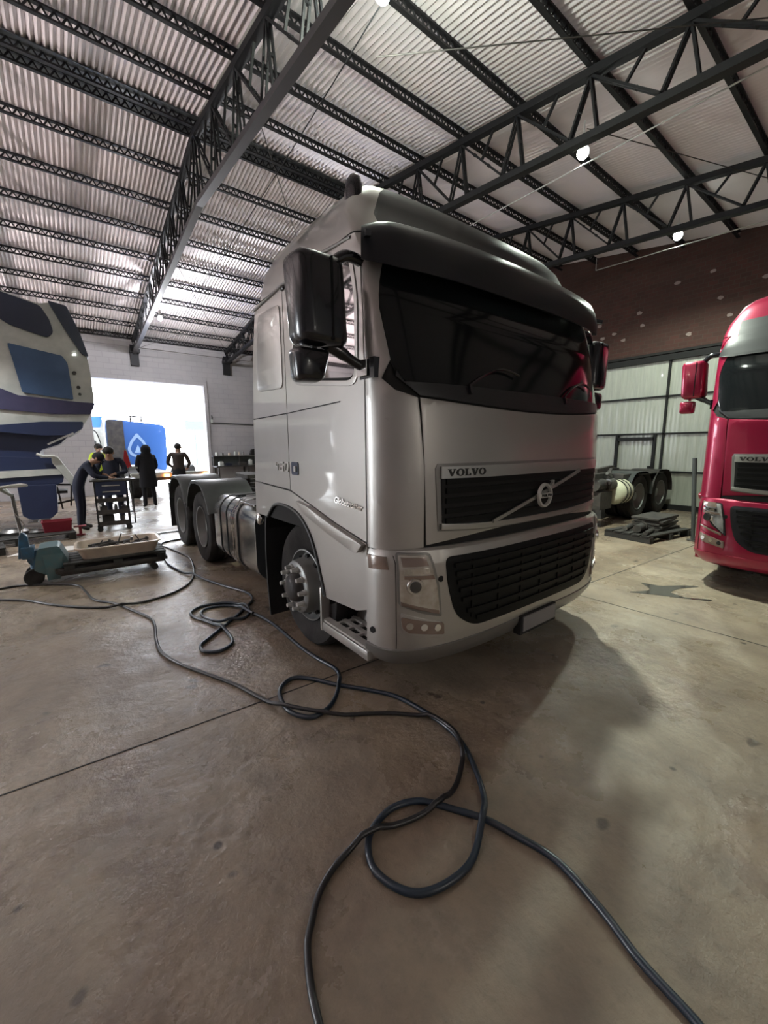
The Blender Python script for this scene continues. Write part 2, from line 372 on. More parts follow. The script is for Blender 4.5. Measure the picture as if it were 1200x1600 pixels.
# purlins: open-web joists with real gaps
def purlin(s, side, label):
    y = YR+side*s; z = ZR-SL*s; mb = MB(); t = thing('roof_purlin', label, 'purlin', (0, y, z), group='lattice purlins under the roof sheets')
    a = -side*math.atan(SL)
    mb.box(((XL+XW)/2, 0, .012), (XW-XL, .055, .024)); mb.box(((XL+XW)/2, 0, .128), (XW-XL, .055, .024)); mb.build('chord', DARKST, parent=t)
    mb = MB(); x = XL; i = 0
    while x < XW-.1:
        mb.bar((x, 0, .024 if i % 2 else .12), (x+.062, 0, .12 if i % 2 else .024), .016, .02); x += .062; i += 1
    o = mb.build('lacing', DARKST, parent=t); o['kind'] = 'stuff'
ordn = ['first', 'second', 'third', 'fourth', 'fifth', 'sixth', 'seventh', 'eighth', 'ninth', 'tenth', 'eleventh', 'twelfth']
purlin(.13, 1, 'black lattice purlin tight against the ridge, on the side of the bright doorway')
purlin(.13, -1, 'black lattice purlin tight against the ridge, on the side away from the bright doorway')
for k in range(1, 10): purlin(.055+k*SP, 1, 'black lattice roof purlin, %s down from the ridge towards the bright doorway wall' % ordn[k-1])
for k in range(1, 10): purlin(.055+k*SP, -1, 'black lattice roof purlin, %s down from the ridge on the near slope over the truck' % ordn[k-1])

# trusses
zb = lambda y: 5.86-.088*abs(y-YR)
def truss(x, label, mtl=DARKST):
    t = thing('roof_truss', label, 'roof truss', (x, 0, 0), group='steel roof trusses')
    A = [(YN, zr(YN)-.05), (YR, ZR-.05), (YW, zr(YW)-.05)]; B = [(YN, zb(YN)), (YR, 5.86), (YW, zb(YW))]
    mb = MB()
    for i in (0, 1): mb.bar((0, *A[i]), (0, *A[i+1]), .11, .09)
    mb.build('top_chord', mtl, parent=t)
    mb = MB()
    for i in (0, 1): mb.bar((0, *B[i]), (0, *B[i+1]), .12, .085)
    mb.build('bottom_chord', CHORD_LIT if x < 0 else mtl, parent=t)  # paler chord colour on the left trusses stands in for doorway light
    def web(ya, za, yb_, zb_, w=.026, gap=.055):
        mb = MB()
        for dx in (-gap/2, gap/2): mb.bar((dx, ya, za), (dx, yb_, zb_), w, w)
        L = math.hypot(yb_-ya, zb_-za); q = max(1, int(L/.42))
        for i in range(1, q+1):
            f = i/(q+1); mb.box((0, ya+(yb_-ya)*f, za+(zb_-za)*f), (gap, .03, .03))
        mb.build('web_bar', mtl, parent=t)
    ks = [YR+.055+k*SP for k in range(0, 9)]; 
    for sd in (1, -1):
        for k in range(0, 9):
            y0 = YR+sd*(.055+k*SP); y1 = y0+sd*SP; ym = (y0+y1)/2
            web(y0, zr(y0)-.08, y0+sd*.12, zb(y0+sd*.12)+.03)
            web(y0, zr(y0)-.08, ym+sd*.3, zb(ym)+.03)
            web(y1, zr(y1)-.08, y1-sd*.25, zb(y1)+.03)
            zc = (zr(ym)+zb(ym))/2; mb = MB(); ye = (y0+ym+sd*.3)/2; ze = (zr(y0)-.08+zb(ym)+.03)/2; mb.bar((0, ym+sd*.12, zr(ym)-.06), (0, ye, ze), .03, .03); mb.build('knee_brace', mtl, parent=t)
    if True:
        mb = MB(); mb.box((0, YW-.22, zb(YW)+.05), (.3, .4, .1)); mb.box((0, YW-.08, 4.95), (.26, .14, .7)); mb.build('bearing_shoe', mtl, parent=t)
truss(-6.95, 'black lattice roof truss furthest out on the white cab side, mostly outside the view')
truss(-3.65, 'black lattice roof truss above the tilted white cab')
truss(-.377, 'black lattice roof truss left of the grey truck, with a lower chord coloured as doorlit')
truss(2.85, 'black lattice roof truss crossing just over and behind the grey truck roof')
truss(6.277, 'black lattice roof truss nearest to the red brick wall')
# bracing cables in the roof plane
def cable(p, q, r, label, sag=0., m=DARKST, name='bracing_cable', cat='cable', group=None, k=10):
    p, q = Vector(p), Vector(q); mid = (p+q)/2
    pts = [(p+(q-p)*i/k)-mid-Vector((0, 0, sag*4*(i/k)*(1-i/k))) for i in range(k+1)]
    mb = MB(); mb.tube(pts, r, 6); o = mb.build(name, m, smooth=40, loc=mid); tag(o, label, cat, group); return o
cable((-.3, 9.0, zb(9)), (2.85, 15.5, zb(15.5)), .006, 'thin dark bracing cable under the roof sheets beside the doorway end', m=CHASSIS)
cable((2.8, 8.8, zb(8.8)-.06), (-.35, 15.2, zb(15.2)-.06), .006, 'thin bracing cable crossing another near the doorway end of the roof', m=CHASSIS)
cable((-.35, 4.0, 5.7), (2.85, 8.6, 5.75), .006, 'thin bracing cable under the ridge above the grey truck', m=CHASSIS)
cable((.1, 1.9, 5.75), (.25, 12.0, 5.35), .007, 'thin electric cable sagging along the bay left of the grey truck', .15)
cable((2.9, 1.5, 5.55), (6.2, .2, 5.5), .006, 'thin bracing cable in the bay of the large lamp', m=CHASSIS)
cable((.3, 2.4, 5.62), (2.85, -.2, 5.5), .006, 'thin bracing cable high over the truck windscreen', m=CHASSIS)
# lamps
def lamp(x, y, z, e, label, r=.075, down=True, col=(.90, 1., .86), cone=168, blend=.35):
    t = thing('bay_lamp', label, 'lamp', (x, y, z), group='white factory lamps')
    mb = MB(); mb.cyl((0, 0, .10), (0, 0, .24), .045, .03, 14); mb.cyl((0, 0, .24), (0, 0, .40), .008, n=6); mb.build('socket', LAMPBODY, parent=t, smooth=40)
    mb = MB(); mb.sphere((0, 0, .03), (r, r, r*1.1), 16, 10); mb.build('bulb', BULB, parent=t, smooth=60)
    if down:
        l = light('lamp_light', 'SPOT', (0, 0, -.09), e, col, size=.07, parent=t); l.data.spot_size = math.radians(cone); l.data.spot_blend = blend
    else: light('lamp_light', 'POINT', (0, 0, -.09), e, col, size=.07, parent=t)
    return t
lamp(3.17, 1.68, 5.45, 1350, 'large glowing white lamp over the gap between the grey and red trucks', cone=118, blend=.9)
lamp(6.73, 1.68, 5.45, 320, 'large glowing white lamp over the red truck near the brick wall')
lamp(-.05, 1.85, 5.55, 110, 'large glowing lamp at the top edge, high above the grey truck roof', down=False)
lamp(-.11, 12.4, 5.35, 260, 'small distant glowing lamp beside the pale truss chord near the doorway', .06, down=False, col=(.95, .95, 1))
lamp(-.5, -5.8, 3.4, 110, 'added fill lamp behind the viewer over the open floor', col=(1, .93, .82))  # unseen lamp added to fill the truck front
lamp(-4.9, 8.2, 4.7, 520, 'added fill lamp outside the view on the left, over the floor beside the grey truck', col=(.97, 1, 1), cone=120, blend=.9)  # added out of sight to brighten the left floor and truck side
def fill_uplight(x, y, z, e, label):  # unseen upward lights added to brighten the left-hand roof
    t = thing('fill_uplight', label, 'lamp', (x, y, z), group='added fill lights on the left'); k = z
    mb = MB(); mb.lathe([(0, -.06), (.10, -.05), (.24, .06), (.23, .07), (.10, -.03), (0, -.04)], (0, 0, 0), 'z', 24); mb.build('dish', LAMPBODY, parent=t, smooth=40)
    mb = MB(); mb.cyl((0, 0, -k), (0, 0, -.05), .03, n=10); mb.cyl((0, 0, -k), (0, 0, -k+.03), .2, n=20); mb.build('stand', CHASSIS, parent=t, smooth=40)
    l = light('lamp_light', 'SPOT', (0, 0, .03), e, (1, .90, .885), rot=(PI, 0, 0), size=.1, parent=t); l.data.spot_size = math.radians(165); l.data.spot_blend = .3
for x, y, e, q in ((-7.6, 1.0, 500, 'nearest the trucks, level with the grey truck front'), (-7.6, 7.0, 650, 'nearest the trucks, level with the tilted white cab'), (-10.8, 4.0, 500, 'furthest from the trucks'), (-7.6, 13.0, 1100, 'by the doorway wall')):
    fill_uplight(x, y, 3.3, e, 'added roof fill light out of view, '+q)
cable((3.05, 3.9, 5.28), (3.17, -4, 5.25), .009, 'lit electric wire running below the large lamp between the trucks', m=WIRE)
cable((6.6, 3.1, 5.30), (6.73, -.2, 5.2), .009, 'lit electric wire running below the lamp near the brick wall', m=WIRE)
cable((6.6, 3.1, 5.30), (6.6, 3.1, 5.55), .008, 'short bright hanger wire at the end of the wire near the brick wall', m=WIRE)
cable((3.05, 3.9, 5.28), (3.05, 3.9, 5.55), .008, 'short bright hanger wire over the grey truck visor', m=WIRE)
# far door details
mb = MB(); n = 40; vs = []
for y, z in ((YW+.2, 4.35), (YW+1.6, 4.02)):
    for i in range(n+1): vs.append((-2.6+i*.13, y, z+(.015 if i % 2 else 0)))
mb.add(vs, [(i, i+1, n+2+i, n+1+i) for i in range(n)]); mb.bar((1.95, YW+.25, 3.7), (1.95, YW+1.5, 4.02), .04); mb.bar((1.95, YW+.25, 4.1), (1.95, YW+1.5, 4.02), .04)
tag(mb.build('door_canopy', SHEET), 'pinkish corrugated canopy with bracket over the bright doorway', 'canopy')
mb = MB(); mb.tube([(2.15, YW-.05, 2.95), (2.15, YW-.05, 2.66), (3.2, YW-.05, 2.64), (4.4, YW-.05, 2.60)], .02, 8); tag(mb.build('wall_conduit', FENDER, smooth=40), 'thin grey conduit along the wall beside the bright doorway', 'pipe')
mb = MB(); mb.box((2.13, YW-.06, 2.72), (.09, .08, .14)); tag(mb.build('wall_switch', WHITE, bevel=.01), 'small white switch box on the wall beside the bright doorway', 'switch')
mb = MB(); mb.box((0, 0, 3.85), (1.7, .25, .85)); mb.box((0, 0, 1.75), (.14, .14, 3.5)); tag(mb.build('outdoor_sign', SIGNB, loc=(7.5, 42, 0)), 'plain blue sign standing far outside the doorway', 'sign')
mb = MB(); mb.box((0, 0, 1.0), (30, 4, 2.0)); tag(mb.build('outdoor_building', OUTG, loc=(-22, 62, 0)), 'low pale building far outside the doorway', 'building')

# ------------------------------------------------------------------ trucks
def table(rows): 
    def f(z):
        if z <= rows[0][0]: return rows[0][1:]
        for a, b in zip(rows, rows[1:]):
            if z <= b[0]: t = (z-a[0])/(b[0]-a[0]); return tuple(p+(q-p)*t for p, q in zip(a[1:], b[1:]))
        return rows[-1][1:]
    return f
CABT = table([(.95, 1.25, .15, .35, 3, 2.34), (1.5, 1.25, .145, .355, 3, 2.31), (1.88, 1.25, .165, .335, 3, 2.28), (2.1, 1.25, .225, .28, 3, 2.26), (2.43, 1.25, .31, .22, 3, 2.21), (2.75, 1.25, .43, .17, 3, 2.14), (2.9, 1.243, .50, .17, 3, 2.09), (3.02, 1.225, .58, .17, 3, 2.03)])
BUMT = table([(.26, 1.18, .17, .40, 3, 1.2), (.34, 1.235, .115, .40, 3, 1.2), (.45, 1.25, .10, .40, 3, 1.2), (.95, 1.25, .10, .40, 3, 1.2), (1.03, 1.245, .115, .39, 3, 1.2), (1.06, 1.22, .16, .37, 3, 1.2)])
_oc = {}
def outl(T, z):
    k = (id(T), round(z, 3))
    if k not in _oc:
        w, yf, d, n, yb = T(z); P = []
        for i in range(81): t = PI/2*i/80; P.append((w*math.sin(t)**(2/n), yf+d-d*max(0, math.cos(t))**(2/n)))
        A = [0.]
        for a, b in zip(P, P[1:]): A.append(A[-1]+math.hypot(b[0]-a[0], b[1]-a[1]))
        _oc[k] = (P, A, yf+d, w)
    return _oc[k]
def wrap(T, a, z, d):
    P, A, yc, w = outl(T, z); s = abs(a); sg = -1 if a < 0 else 1
    if s >= A[-1]: return (sg*(w+d), yc+s-A[-1], z)
    lo, hi = 0, 80
    while hi-lo > 1:
        m = (lo+hi)//2
        if A[m] <= s: lo = m
        else: hi = m
    f = (s-A[lo])/(A[hi]-A[lo]); x = P[lo][0]+(P[hi][0]-P[lo][0])*f; y = P[lo][1]+(P[hi][1]-P[lo][1])*f
    tx, ty = P[hi][0]-P[lo][0], P[hi][1]-P[lo][1]; l = math.hypot(tx, ty); nx, ny = ty/l, -tx/l
    if s < .001: nx, ny = 0, -1
    return (sg*(x+nx*d), y+ny*d, z)
def ax(T, x, z):   # arc position of a point at x on the front
    P, A, yc, w = outl(T, z); s = min(abs(x), w)
    for i in range(80):
        if P[i+1][0] >= s: f = (s-P[i][0])/max(1e-9, P[i+1][0]-P[i][0]); return math.copysign(A[i]+(A[i+1]-A[i])*f, x)
    return math.copysign(A[-1], x)
def ay(T, y, z, sg=-1):
    P, A, yc, w = outl(T, z)
    if y >= yc: return sg*(A[-1]+y-yc)
    for i in range(80):
        if P[i+1][1] >= y: f = (y-P[i][1])/max(1e-9, P[i+1][1]-P[i][1]); return sg*(A[i]+(A[i+1]-A[i])*f)
    return sg*A[-1]
def panel(T, name, mtl, poly, parent, th=.008, holes=(), base=-.004, bev=.004, step=.06, flip=False):
    """poly of (kind, value, z): kind 'x' on the front, 'y' on the side (left unless flip), 'a' plain arc length"""
    def conv(P):
        if len(P[0]) == 2: P = [('a', *q) for q in P]
        D = []
        for i in range(len(P)):
            p, q = P[i], P[(i+1) % len(P)]
            if p[0] == q[0]:
                k = max(1, int(math.hypot(q[1]-p[1], q[2]-p[2])/.07)); D += [(p[0], p[1]+(q[1]-p[1])*j/k, p[2]+(q[2]-p[2])*j/k) for j in range(k)]
            else: D.append(p)
        r = [(ax(T, v, z) if k == 'x' else ay(T, v, z) if k == 'y' else v, z) for k, v, z in D]
        if flip: r = [(-a, z) for a, z in r]
        return r
    P = conv(poly); H = [conv(h) for h in holes]
    mb = MB(); mb.prism(P, lambda u, v, d: (u, v, d), base, th, H)
    me = bpy.data.meshes.new(name); me.from_pydata(mb.v, [], mb.f); bm = bmesh.new(); bm.from_mesh(me)
    bmesh.ops.recalc_face_normals(bm, faces=bm.faces)
    if bev:
        es = [e for e in bm.edges if len(e.link_faces) == 2 and e.calc_face_angle(0) > .9 and all(v.co.z > (base+th)/2 for v in e.verts)]
        bmesh.ops.bevel(bm, geom=es, offset=bev, segments=2, profile=.6, affect='EDGES', clamp_overlap=True)
    us = [v.co.x for v in bm.verts]; vs = [v.co.y for v in bm.verts]
    u = math.ceil(min(us)/step)*step
    while u < max(us):
        if abs(u) < 1.5: bmesh.ops.bisect_plane(bm, geom=bm.verts[:]+bm.edges[:]+bm.faces[:], plane_co=(u, 0, 0), plane_no=(1, 0, 0), dist=1e-5)
        u += step
    v = math.ceil(min(vs)/.12)*.12
    while v < max(vs): bmesh.ops.bisect_plane(bm, geom=bm.verts[:]+bm.edges[:]+bm.faces[:], plane_co=(0, v, 0), plane_no=(0, 1, 0), dist=1e-5); v += .12
    for w in bm.verts: w.co = wrap(T, w.co.x, w.co.y, w.co.z)
    bm.to_mesh(me); bm.free(); me.materials.append(mtl)
    me.polygons.foreach_set('use_smooth', [True]*len(me.polygons)); me.set_sharp_from_angle(angle=math.radians(32))
    o = bpy.data.objects.new(name, me); COL.objects.link(o); o.parent = parent; return o
def mirx(P): return [(k, -v, z) if k in 'xa' else (k, v, z) for k, v, z in P]

# lettering shapes (units: letter height 1)
def glyph_V(): return [[(0, 1), (0, .9), (.1, .9), (.42, 0), (.62, 0), (.98, .9), (1.08, .9), (1.08, 1), (.72, 1), (.72, .9), (.82, .9), (.60, .32), (.38, .9), (.48, .9), (.48, 1)]]
def glyph_O():
    o = [(.56+.56*math.cos(t*PI/12), .5+.52*math.sin(t*PI/12)) for t in range(24)]; i = [(.56+.27*math.cos(t*PI/12), .5+.40*math.sin(t*PI/12)) for t in range(24)]; return [o, i]
def glyph_L(): return [[(0, 1), (0, .9), (.12, .9), (.12, .1), (0, .1), (0, 0), (.88, 0), (.88, .34), (.78, .34), (.68, .12), (.38, .12), (.38, .9), (.52, .9), (.52, 1)]]
def word(mb, x, z, h, fn, d0, d1, w=1.):
    for g, adv in ((glyph_V(), 1.12), (glyph_O(), 1.18), (glyph_L(), .96), (glyph_V(), 1.12), (glyph_O(), 1.1)):
        mb.prism([(x+a*h*w, z+b*h) for a, b in g[0]], fn, d0, d1, [[(x+a*h*w, z+b*h) for a, b in q] for q in g[1:]]); x += adv*h*w
    return mb
SEG = {'4': [((0, 1), (0, .5)), ((0, .5), (1, .5)), ((.75, .8), (.75, 0))], '6': [((1, 1), (0, 1)), ((0, 1), (0, 0)), ((0, 0), (1, 0)), ((1, 0), (1, .5)), ((1, .5), (0, .5))], '0': [((0, 0), (0, 1)), ((0, 1), (1, 1)), ((1, 1), (1, 0)), ((1, 0), (0, 0))]}

def wheel(parent, name, loc, side, steer=False, dual=False, R=.515):
    """side -1: outer face towards -x"""
    w = bpy.data.objects.new(name, None); COL.objects.link(w); w.parent = parent; w.location = loc
    s = side
    def tyre(off):
        mb = MB(); T_ = .30; pr = [(.29, -.11), (.34, -.135), (.42, -.15), (.485, -.14), (.508, -.115)]
        for g in (-.075, -.025, .025, .075): pr += [(.515, g-.017), (.515, g-.0165), (.515, g+.0165), (.505, g+.018), (.505, g+.031)]
        pr += [(.508, .115), (.485, .14), (.42, .15), (.34, .135), (.29, .11)]
        mb.lathe([(r*R/.515, h+off) for r, h in pr], (0, 0, 0), 'x', 56); return mb
    tyre(s*-.15).build('tyre', TYRE, parent=w, smooth=35)
    if dual: tyre(s*-.48).build('inner_tyre', TYRE, parent=w, smooth=35)
    o = s*-.0
    if steer:   # disc bulges outward
        pr = [(.295, -.03), (.30, -.010), (.288, -.008), (.276, -.05), (.262, -.065), (.245, -.055), (.232, -.02), (.222, .05), (.212, .075), (.196, .085), (.15, .085), (.13, .06), (.0, .06)]
    else:
        pr = [(.295, -.03), (.30, -.012), (.285, -.015), (.272, -.10), (.25, -.16), (.235, -.20), (.20, -.21), (.13, -.21), (.12, -.17), (.105, -.10), (.095, -.09), (.0, -.09)]
    mb = MB(); mb.lathe([(r, s*h) for r, h in pr], (0, 0, 0), 'x', 48); mb.build('rim', STEELR, parent=w, smooth=35)
    mb = MB()
    for k in range(10):
        a = 2*PI*(k+.5)/10; c = Vector((s*(-.035 if steer else -.18), math.cos(a)*.240, math.sin(a)*.240)); mb.cyl(c-Vector((s*.01, 0, 0)), c+Vector((s*.018, 0, 0)), .021, n=12)
    mb.build('vent_hole', GAP, parent=w, smooth=40)
    if steer: mb = MB(); mb.lathe([(.125, s*.05), (.12, s*.10), (.10, s*.135), (.06, s*.15), (0, s*.15)], (0, 0, 0), 'x', 28); mb.build('hub', CHASSIS, parent=w, smooth=40)
    nb = None
    for k in range(10):
        a = 2*PI*k/10; x0 = s*(.085 if steer else -.21); c = Vector((x0, math.cos(a)*.168, math.sin(a)*.168))
        if nb is None:
            mb = MB(); mb.cyl((0, 0, 0), (s*.018, 0, 0), .024, n=14); mb.cyl((s*.018, 0, 0), (s*(.06 if steer else .04), 0, 0), .0195, .016, n=10); nb = mb.build('wheel_nut', NUTC if steer else STEELR, parent=w, smooth=30, loc=c)
        else:
            q = nb.copy(); COL.objects.link(q); q.parent = w; q.location = c
    return w

def build_truck(name, label, loc, rz, paint, kind):
    grey = kind == 'grey'
    t = thing(name, label, 'truck', loc, rz)
    # inner shell, all dark: shows in the gaps only
    def ring(z, T, off=0, sc=1., N=26):
        w, yf, d, n, yb = T(z); P = []
        for i in range(N+1): a = PI/2*i/N; P.append(((w+off)*math.sin(a)**(2/n), yf-off+d-d*max(0, math.cos(a))**(2/n)))
        P += [(w+off, yf+d+(yb-yf-d-.12)*k/3) for k in (1, 2, 3)]+[(w+off-.03, yb-.04), (w+off-.11, yb+off)]
        L = [(-x, y) for x, y in reversed(P[1:])]+P; return L
    def z3(L, z, dz=True): return [(x, y, z-(.05*max(0, (1.25-y)/.75)**1.5*min(1, max(0, (z-2.86)/.3)) if dz else 0)) for x, y in L]
    mb = MB(); mb.loft([z3(ring(z, CABT, -.004), z) for z in (1.02, 1.2, 1.5, 1.88, 2.1, 2.43, 2.75, 2.86, 2.9)]); mb.build('cab_shell', GAP, parent=t, smooth=35)
    loops = [z3(ring(z, CABT, .006), z) for z in (2.845, 2.9, 3.02)]
    for z, s_, yo in ((3.12, .955, 0), (3.20, .915, 0), (3.26, .85, 0), (3.30, .74, 0), (3.315, .4, 0)):
        L = ring(3.02, CABT, .006); cy = 1.35; loops.append(z3([(x*s_, cy+(y-cy)*(s_ if y > cy else (s_+ .0))) for x, y in L], z))
    mb = MB(); mb.loft(loops); rest = MB(); rest.v = mb.v; frt = MB(); frt.v = mb.v
    for f_ in mb.f:
        nn = len(loops[0]); k_ = min(i % nn for i in f_); b0 = loops[1][k_]; row = min(f_)//nn
        (frt if grey and len(f_) == 4 and abs(b0[0]) < 1.10 and b0[1] < .9 and max(i % nn for i in f_)-k_ == 1 and 0 <= row <= 4 else rest).f.append(f_)
    rest.m = [0]*len(rest.f); frt.m = [0]*len(frt.f); ro = rest.build('roof', paint, parent=t, smooth=40)
    if frt.f: frt.build('roof_front', SATIN, parent=t, smooth=40)
    mb = MB()
    if grey:
        pass
    for i, x in enumerate(((-1.12, .1, .25, .62, .95) if grey else (-.9, -.45, 0, .45, .9))):
        h = .10 if x < 0 and grey else .065; mb = MB(); zz = 3.13 if grey and i else 3.15
        mb.loft([[(x+.045*math.cos(a)*k, .78+.07*math.sin(a)*k, zz+h*zq) for a in [2*PI*j/14 for j in range(14)]] for k, zq in ((1, -.6), (1.02, .3), (.85, .8), (.45, 1.05))]); mb.build('roof_marker_lamp', GLOSSB, parent=t, smooth=45)
    # hood
    hb = lambda x: (1.115 if grey else 1.135)-.055*(x/1.0)**2; hw = lambda x: 1.865+.05*(abs(x))**2
    xs = [-1+.1*i for i in range(21)]
    hood = [('x', x*1.015, hb(x)) for x in xs]+[('x', x*1.045, hw(x)) for x in reversed(xs)]
    panel(CABT, 'hood_panel', paint, hood, t)
    # corner panels with A pillars
    cp = [('x', -1.03, 1.048), ('y', .33, 1.04), ('y', .487, 1.04), ('y', .487, 2.0), ('y', .50, 2.4), ('y', .545, 2.845), ('y', .50, 2.845), ('y', .42, 2.4), ('y', .355, 2.12), ('x', -1.22, 2.02), ('x', -1.17, 1.955), ('x', -1.06, 1.92), ('x', -1.03, 1.5)]
    cp[11] = ('x', -1.057, 1.915)
    panel(CABT, 'corner_panel', paint, cp, t); panel(CABT, 'corner_panel', paint, cp, t, flip=True)
    # windscreen
    wb = [('x', x*1.04, hw(x)+.012) for x in xs]
    ws = wb+[('y', .36, 2.09), ('y', .43, 2.4), ('y', .50, 2.84)]
    ws = [(k, -v if k == 'x' else v, z) for k, v, z in ws]
    polyw = [(ax(CABT, x*1.045, hw(x)+.012), hw(x)+.012) for x in xs]; rgt = [(-ay(CABT, y, z), z) for y, z in ((.33, 2.03), (.37, 2.15), (.43, 2.4), (.47, 2.6), (.515, 2.84))]
    top = [(a, 2.84) for a in [rgt[-1][0]*(1-2*i/20) for i in range(1, 20)]]
    full = polyw+rgt+top+[(-a, z) for a, z in reversed(rgt)]
    panel(CABT, 'windscreen', WGLASS, full, t, th=.004)
    low = polyw+[rgt[0], (rgt[0][0]-.01, 2.06)]+[(ax(CABT, x, 2.0), 2.0) for x in [1.12-.14*i for i in range(17)]]+[(-rgt[0][0]+.01, 2.06), (-rgt[0][0], rgt[0][1])]
    panel(CABT, 'windscreen_lower_band', SATIN, low, t, th=.010)
    for x0, x1 in ((-.70, -.2), (.35, .85)):
        mb = MB(); P = [wrap(CABT, ax(CABT, x0+(x1-x0)*k/6, 2.0+.16*math.sin(k/6*1.6)), 2.0+.13*math.sin(k/6*2.2), .03) for k in range(7)]; mb.tube(P, .008, 6); mb.bar(P[0], wrap(CABT, ax(CABT, x0, 1.96), 1.95, .03), .02); mb.build('wiper', GLOSSB, parent=t, smooth=40)
    # doors, sleeper sides
    win = roundpoly([(.585, 2.03), (1.38, 2.13), (1.40, 2.30), (1.34, 2.60), (1.20, 2.76), (.64, 2.74), (.575, 2.50)], [.09, .09, .1, .1, .06, .05, .1])
    def sp(P): return [('y', u, v) for u, v in P]
    door = [(.495, 1.065), (.85, 1.135), (1.21, 1.225), (1.545, 1.305), (1.545, 2.835), (.55, 2.835), (.505, 2.4), (.495, 2.0)]
    slp = [(1.555, 1.307), (2.32, 1.335), (2.28, 1.9), (2.21, 2.43), (2.10, 2.835), (1.555, 2.835)]
    for fl in (False, True):
        d = panel(CABT, 'door', paint, sp(door), t, holes=[sp(win)], flip=fl)
        panel(CABT, 'door_window', SGLASS if grey else WGLASS, sp(roundpoly([(.60, 2.05), (1.37, 2.145), (1.385, 2.30), (1.325, 2.60), (1.19, 2.745), (.65, 2.725), (.59, 2.50)], .08)), d, th=.001, base=-.01, bev=0, flip=fl)
        fr = roundpoly([(.555, 1.995), (1.405, 2.10), (1.43, 2.30), (1.37, 2.62), (1.22, 2.79), (.61, 2.77), (.545, 2.50)], .1)
        panel(CABT, 'window_surround', paint, sp(fr), d, th=.016, holes=[sp(win)], base=.006, flip=fl)
        mb = MB(); sx = 1 if fl else -1
        mb.bar((sx*1.259, .76, 1.925), (sx*1.259, 1.545, 1.905), .004, .007); mb.build('crease_line', GAP, parent=d)
        mb = MB(); mb.prism(rrect(1.385, 1.43, 1.50, 1.53, .015), lambda u, v, dd: (sx*(1.252+dd), u, v), 0, .014); h = mb.build('door_handle', BLUED, parent=d, bevel=.003)
        mb = MB(); mb.prism(rrect(1.405, 1.455, 1.44, 1.50, .01), lambda u, v, dd: (sx*(1.252+dd), u, v), .012, .026); mb.build('handle_grip', BRUSH, parent=h, bevel=.003)
        sl = panel(CABT, 'sleeper_panel', paint, sp(slp), t, flip=fl)
        panel(CABT, 'blank_window_panel', paint, sp(roundpoly([(1.60, 2.10), (2.13, 2.13), (2.10, 2.45), (2.03, 2.74), (1.60, 2.72)], .06)), sl, th=.016, base=.004, bev=.006, flip=fl)
        mb = MB(); mb.bar((sx*1.259, 1.56, 1.905), (sx*1.259, 2.27, 1.90), .004, .008); mb.build('crease_line', GAP, parent=sl)
        # gutter strip
        mb = MB(); mb.tube([(sx*1.258, 2.12, 2.80), (sx*1.262, 1.55, 2.835), (sx*1.262, .95, 2.845), (sx*1.25, .62, 2.82)], .011, 8); mb.build('gutter', SILVER_D if grey else paint, parent=t, smooth=50)
        mb = MB(); mb.sphere((sx*1.275, 1.50, 2.80), (.012, .035, .022), 12, 8); mb.build('side_marker_lamp', GLOSSB, parent=t, smooth=50)
        # lower side panel with wheel arch
        arch = [(1.035, .56), (1.05, .62), (1.11, .77), (1.17, .90), (1.25, 1.01), (1.38, 1.105), (1.52, 1.15), (1.70, 1.165), (1.87, 1.15), (1.97, 1.09), (2.05, 1.02)]
        lowp = [(.495, .63), (.62, .585), (1.0, .555)]+arch+[(2.345, 1.02), (2.33, 1.323), (1.545, 1.293), (1.21, 1.213), (.85, 1.123), (.495, 1.053)]
        panel(CABT, 'lower_side_panel', paint, sp(lowp), t, th=.008, base=-.03, flip=fl)
        lip = arch+[(a+(-.0 if i < 5 else .0)+(.02 if i < 6 else 0), b-.03 if i > 4 else b) for i, (a, b) in reversed(list(enumerate(arch)))]
        mb = MB(); mb.tube([(sx*1.262, a, b) for a, b in smooth_path([(a, b, 0) for a, b in arch], 3) and [(q[0], q[1]) for q in smooth_path([(a, b, 0) for a, b in arch], 3)]], .013, 8); mb.build('arch_lip', FENDER, parent=t, smooth=50)
        tr = roundpoly([(.52, 1.03), (.56, .985), (.66, 1.0), (.95, 1.065), (1.28, 1.15), (1.40, 1.235), (1.21, 1.21), (.85, 1.12), (.50, 1.05)], .02)
        panel(CABT, 'entry_trim', paint, sp(tr), t, th=.045, base=0, bev=.015, flip=fl)
        # arch liner and mudflap
        mb = MB(); o_ = [(1.0+.0, .50)]+arch[2:]+[(2.12, .9)]
        mb.loft([[(sx*x, a, b) for a, b in o_] for x in (1.235, .75)], cap=False, closed=False); mb.box((sx*.74, 1.6, .8), (.02, 1.3, .9)); mb.build('arch_liner', GAP, parent=t, smooth=50)
        mb = MB(); mb.loft([[(sx*1.25, 2.12+.05*math.sin(k/6*3), 1.05-k*.168), (sx*.88, 2.12+.05*math.sin(k/6*3), 1.05-k*.168), (sx*.88, 2.145+.05*math.sin(k/6*3), 1.05-k*.168), (sx*1.25, 2.145+.05*math.sin(k/6*3), 1.05-k*.168)] for k in range(7)]); mb.build('mudflap', MUD, parent=t, smooth=50)
        # step
        mb = MB(); mb.prism([(1.26, .50), (1.26, 1.09), (.94, 1.09), (.94, .50)], lambda u, v, dd: (sx*u, v, dd), .275, .345)
        mb.box((sx*1.10, 1.10, .44), (.33, .03, .34)); mb.box((sx*.97, .80, .50), (.03, .62, .34), ry=sx*-.25); s_ = mb.build('step', paint, parent=t, bevel=.012, smooth=40)
        holes = [rrect(.985+i*.083, .565+j*.125+.012*i, 1.035+i*.083, .665+j*.125+.012*i, .01, 2) for i in range(3) for j in range(4)]
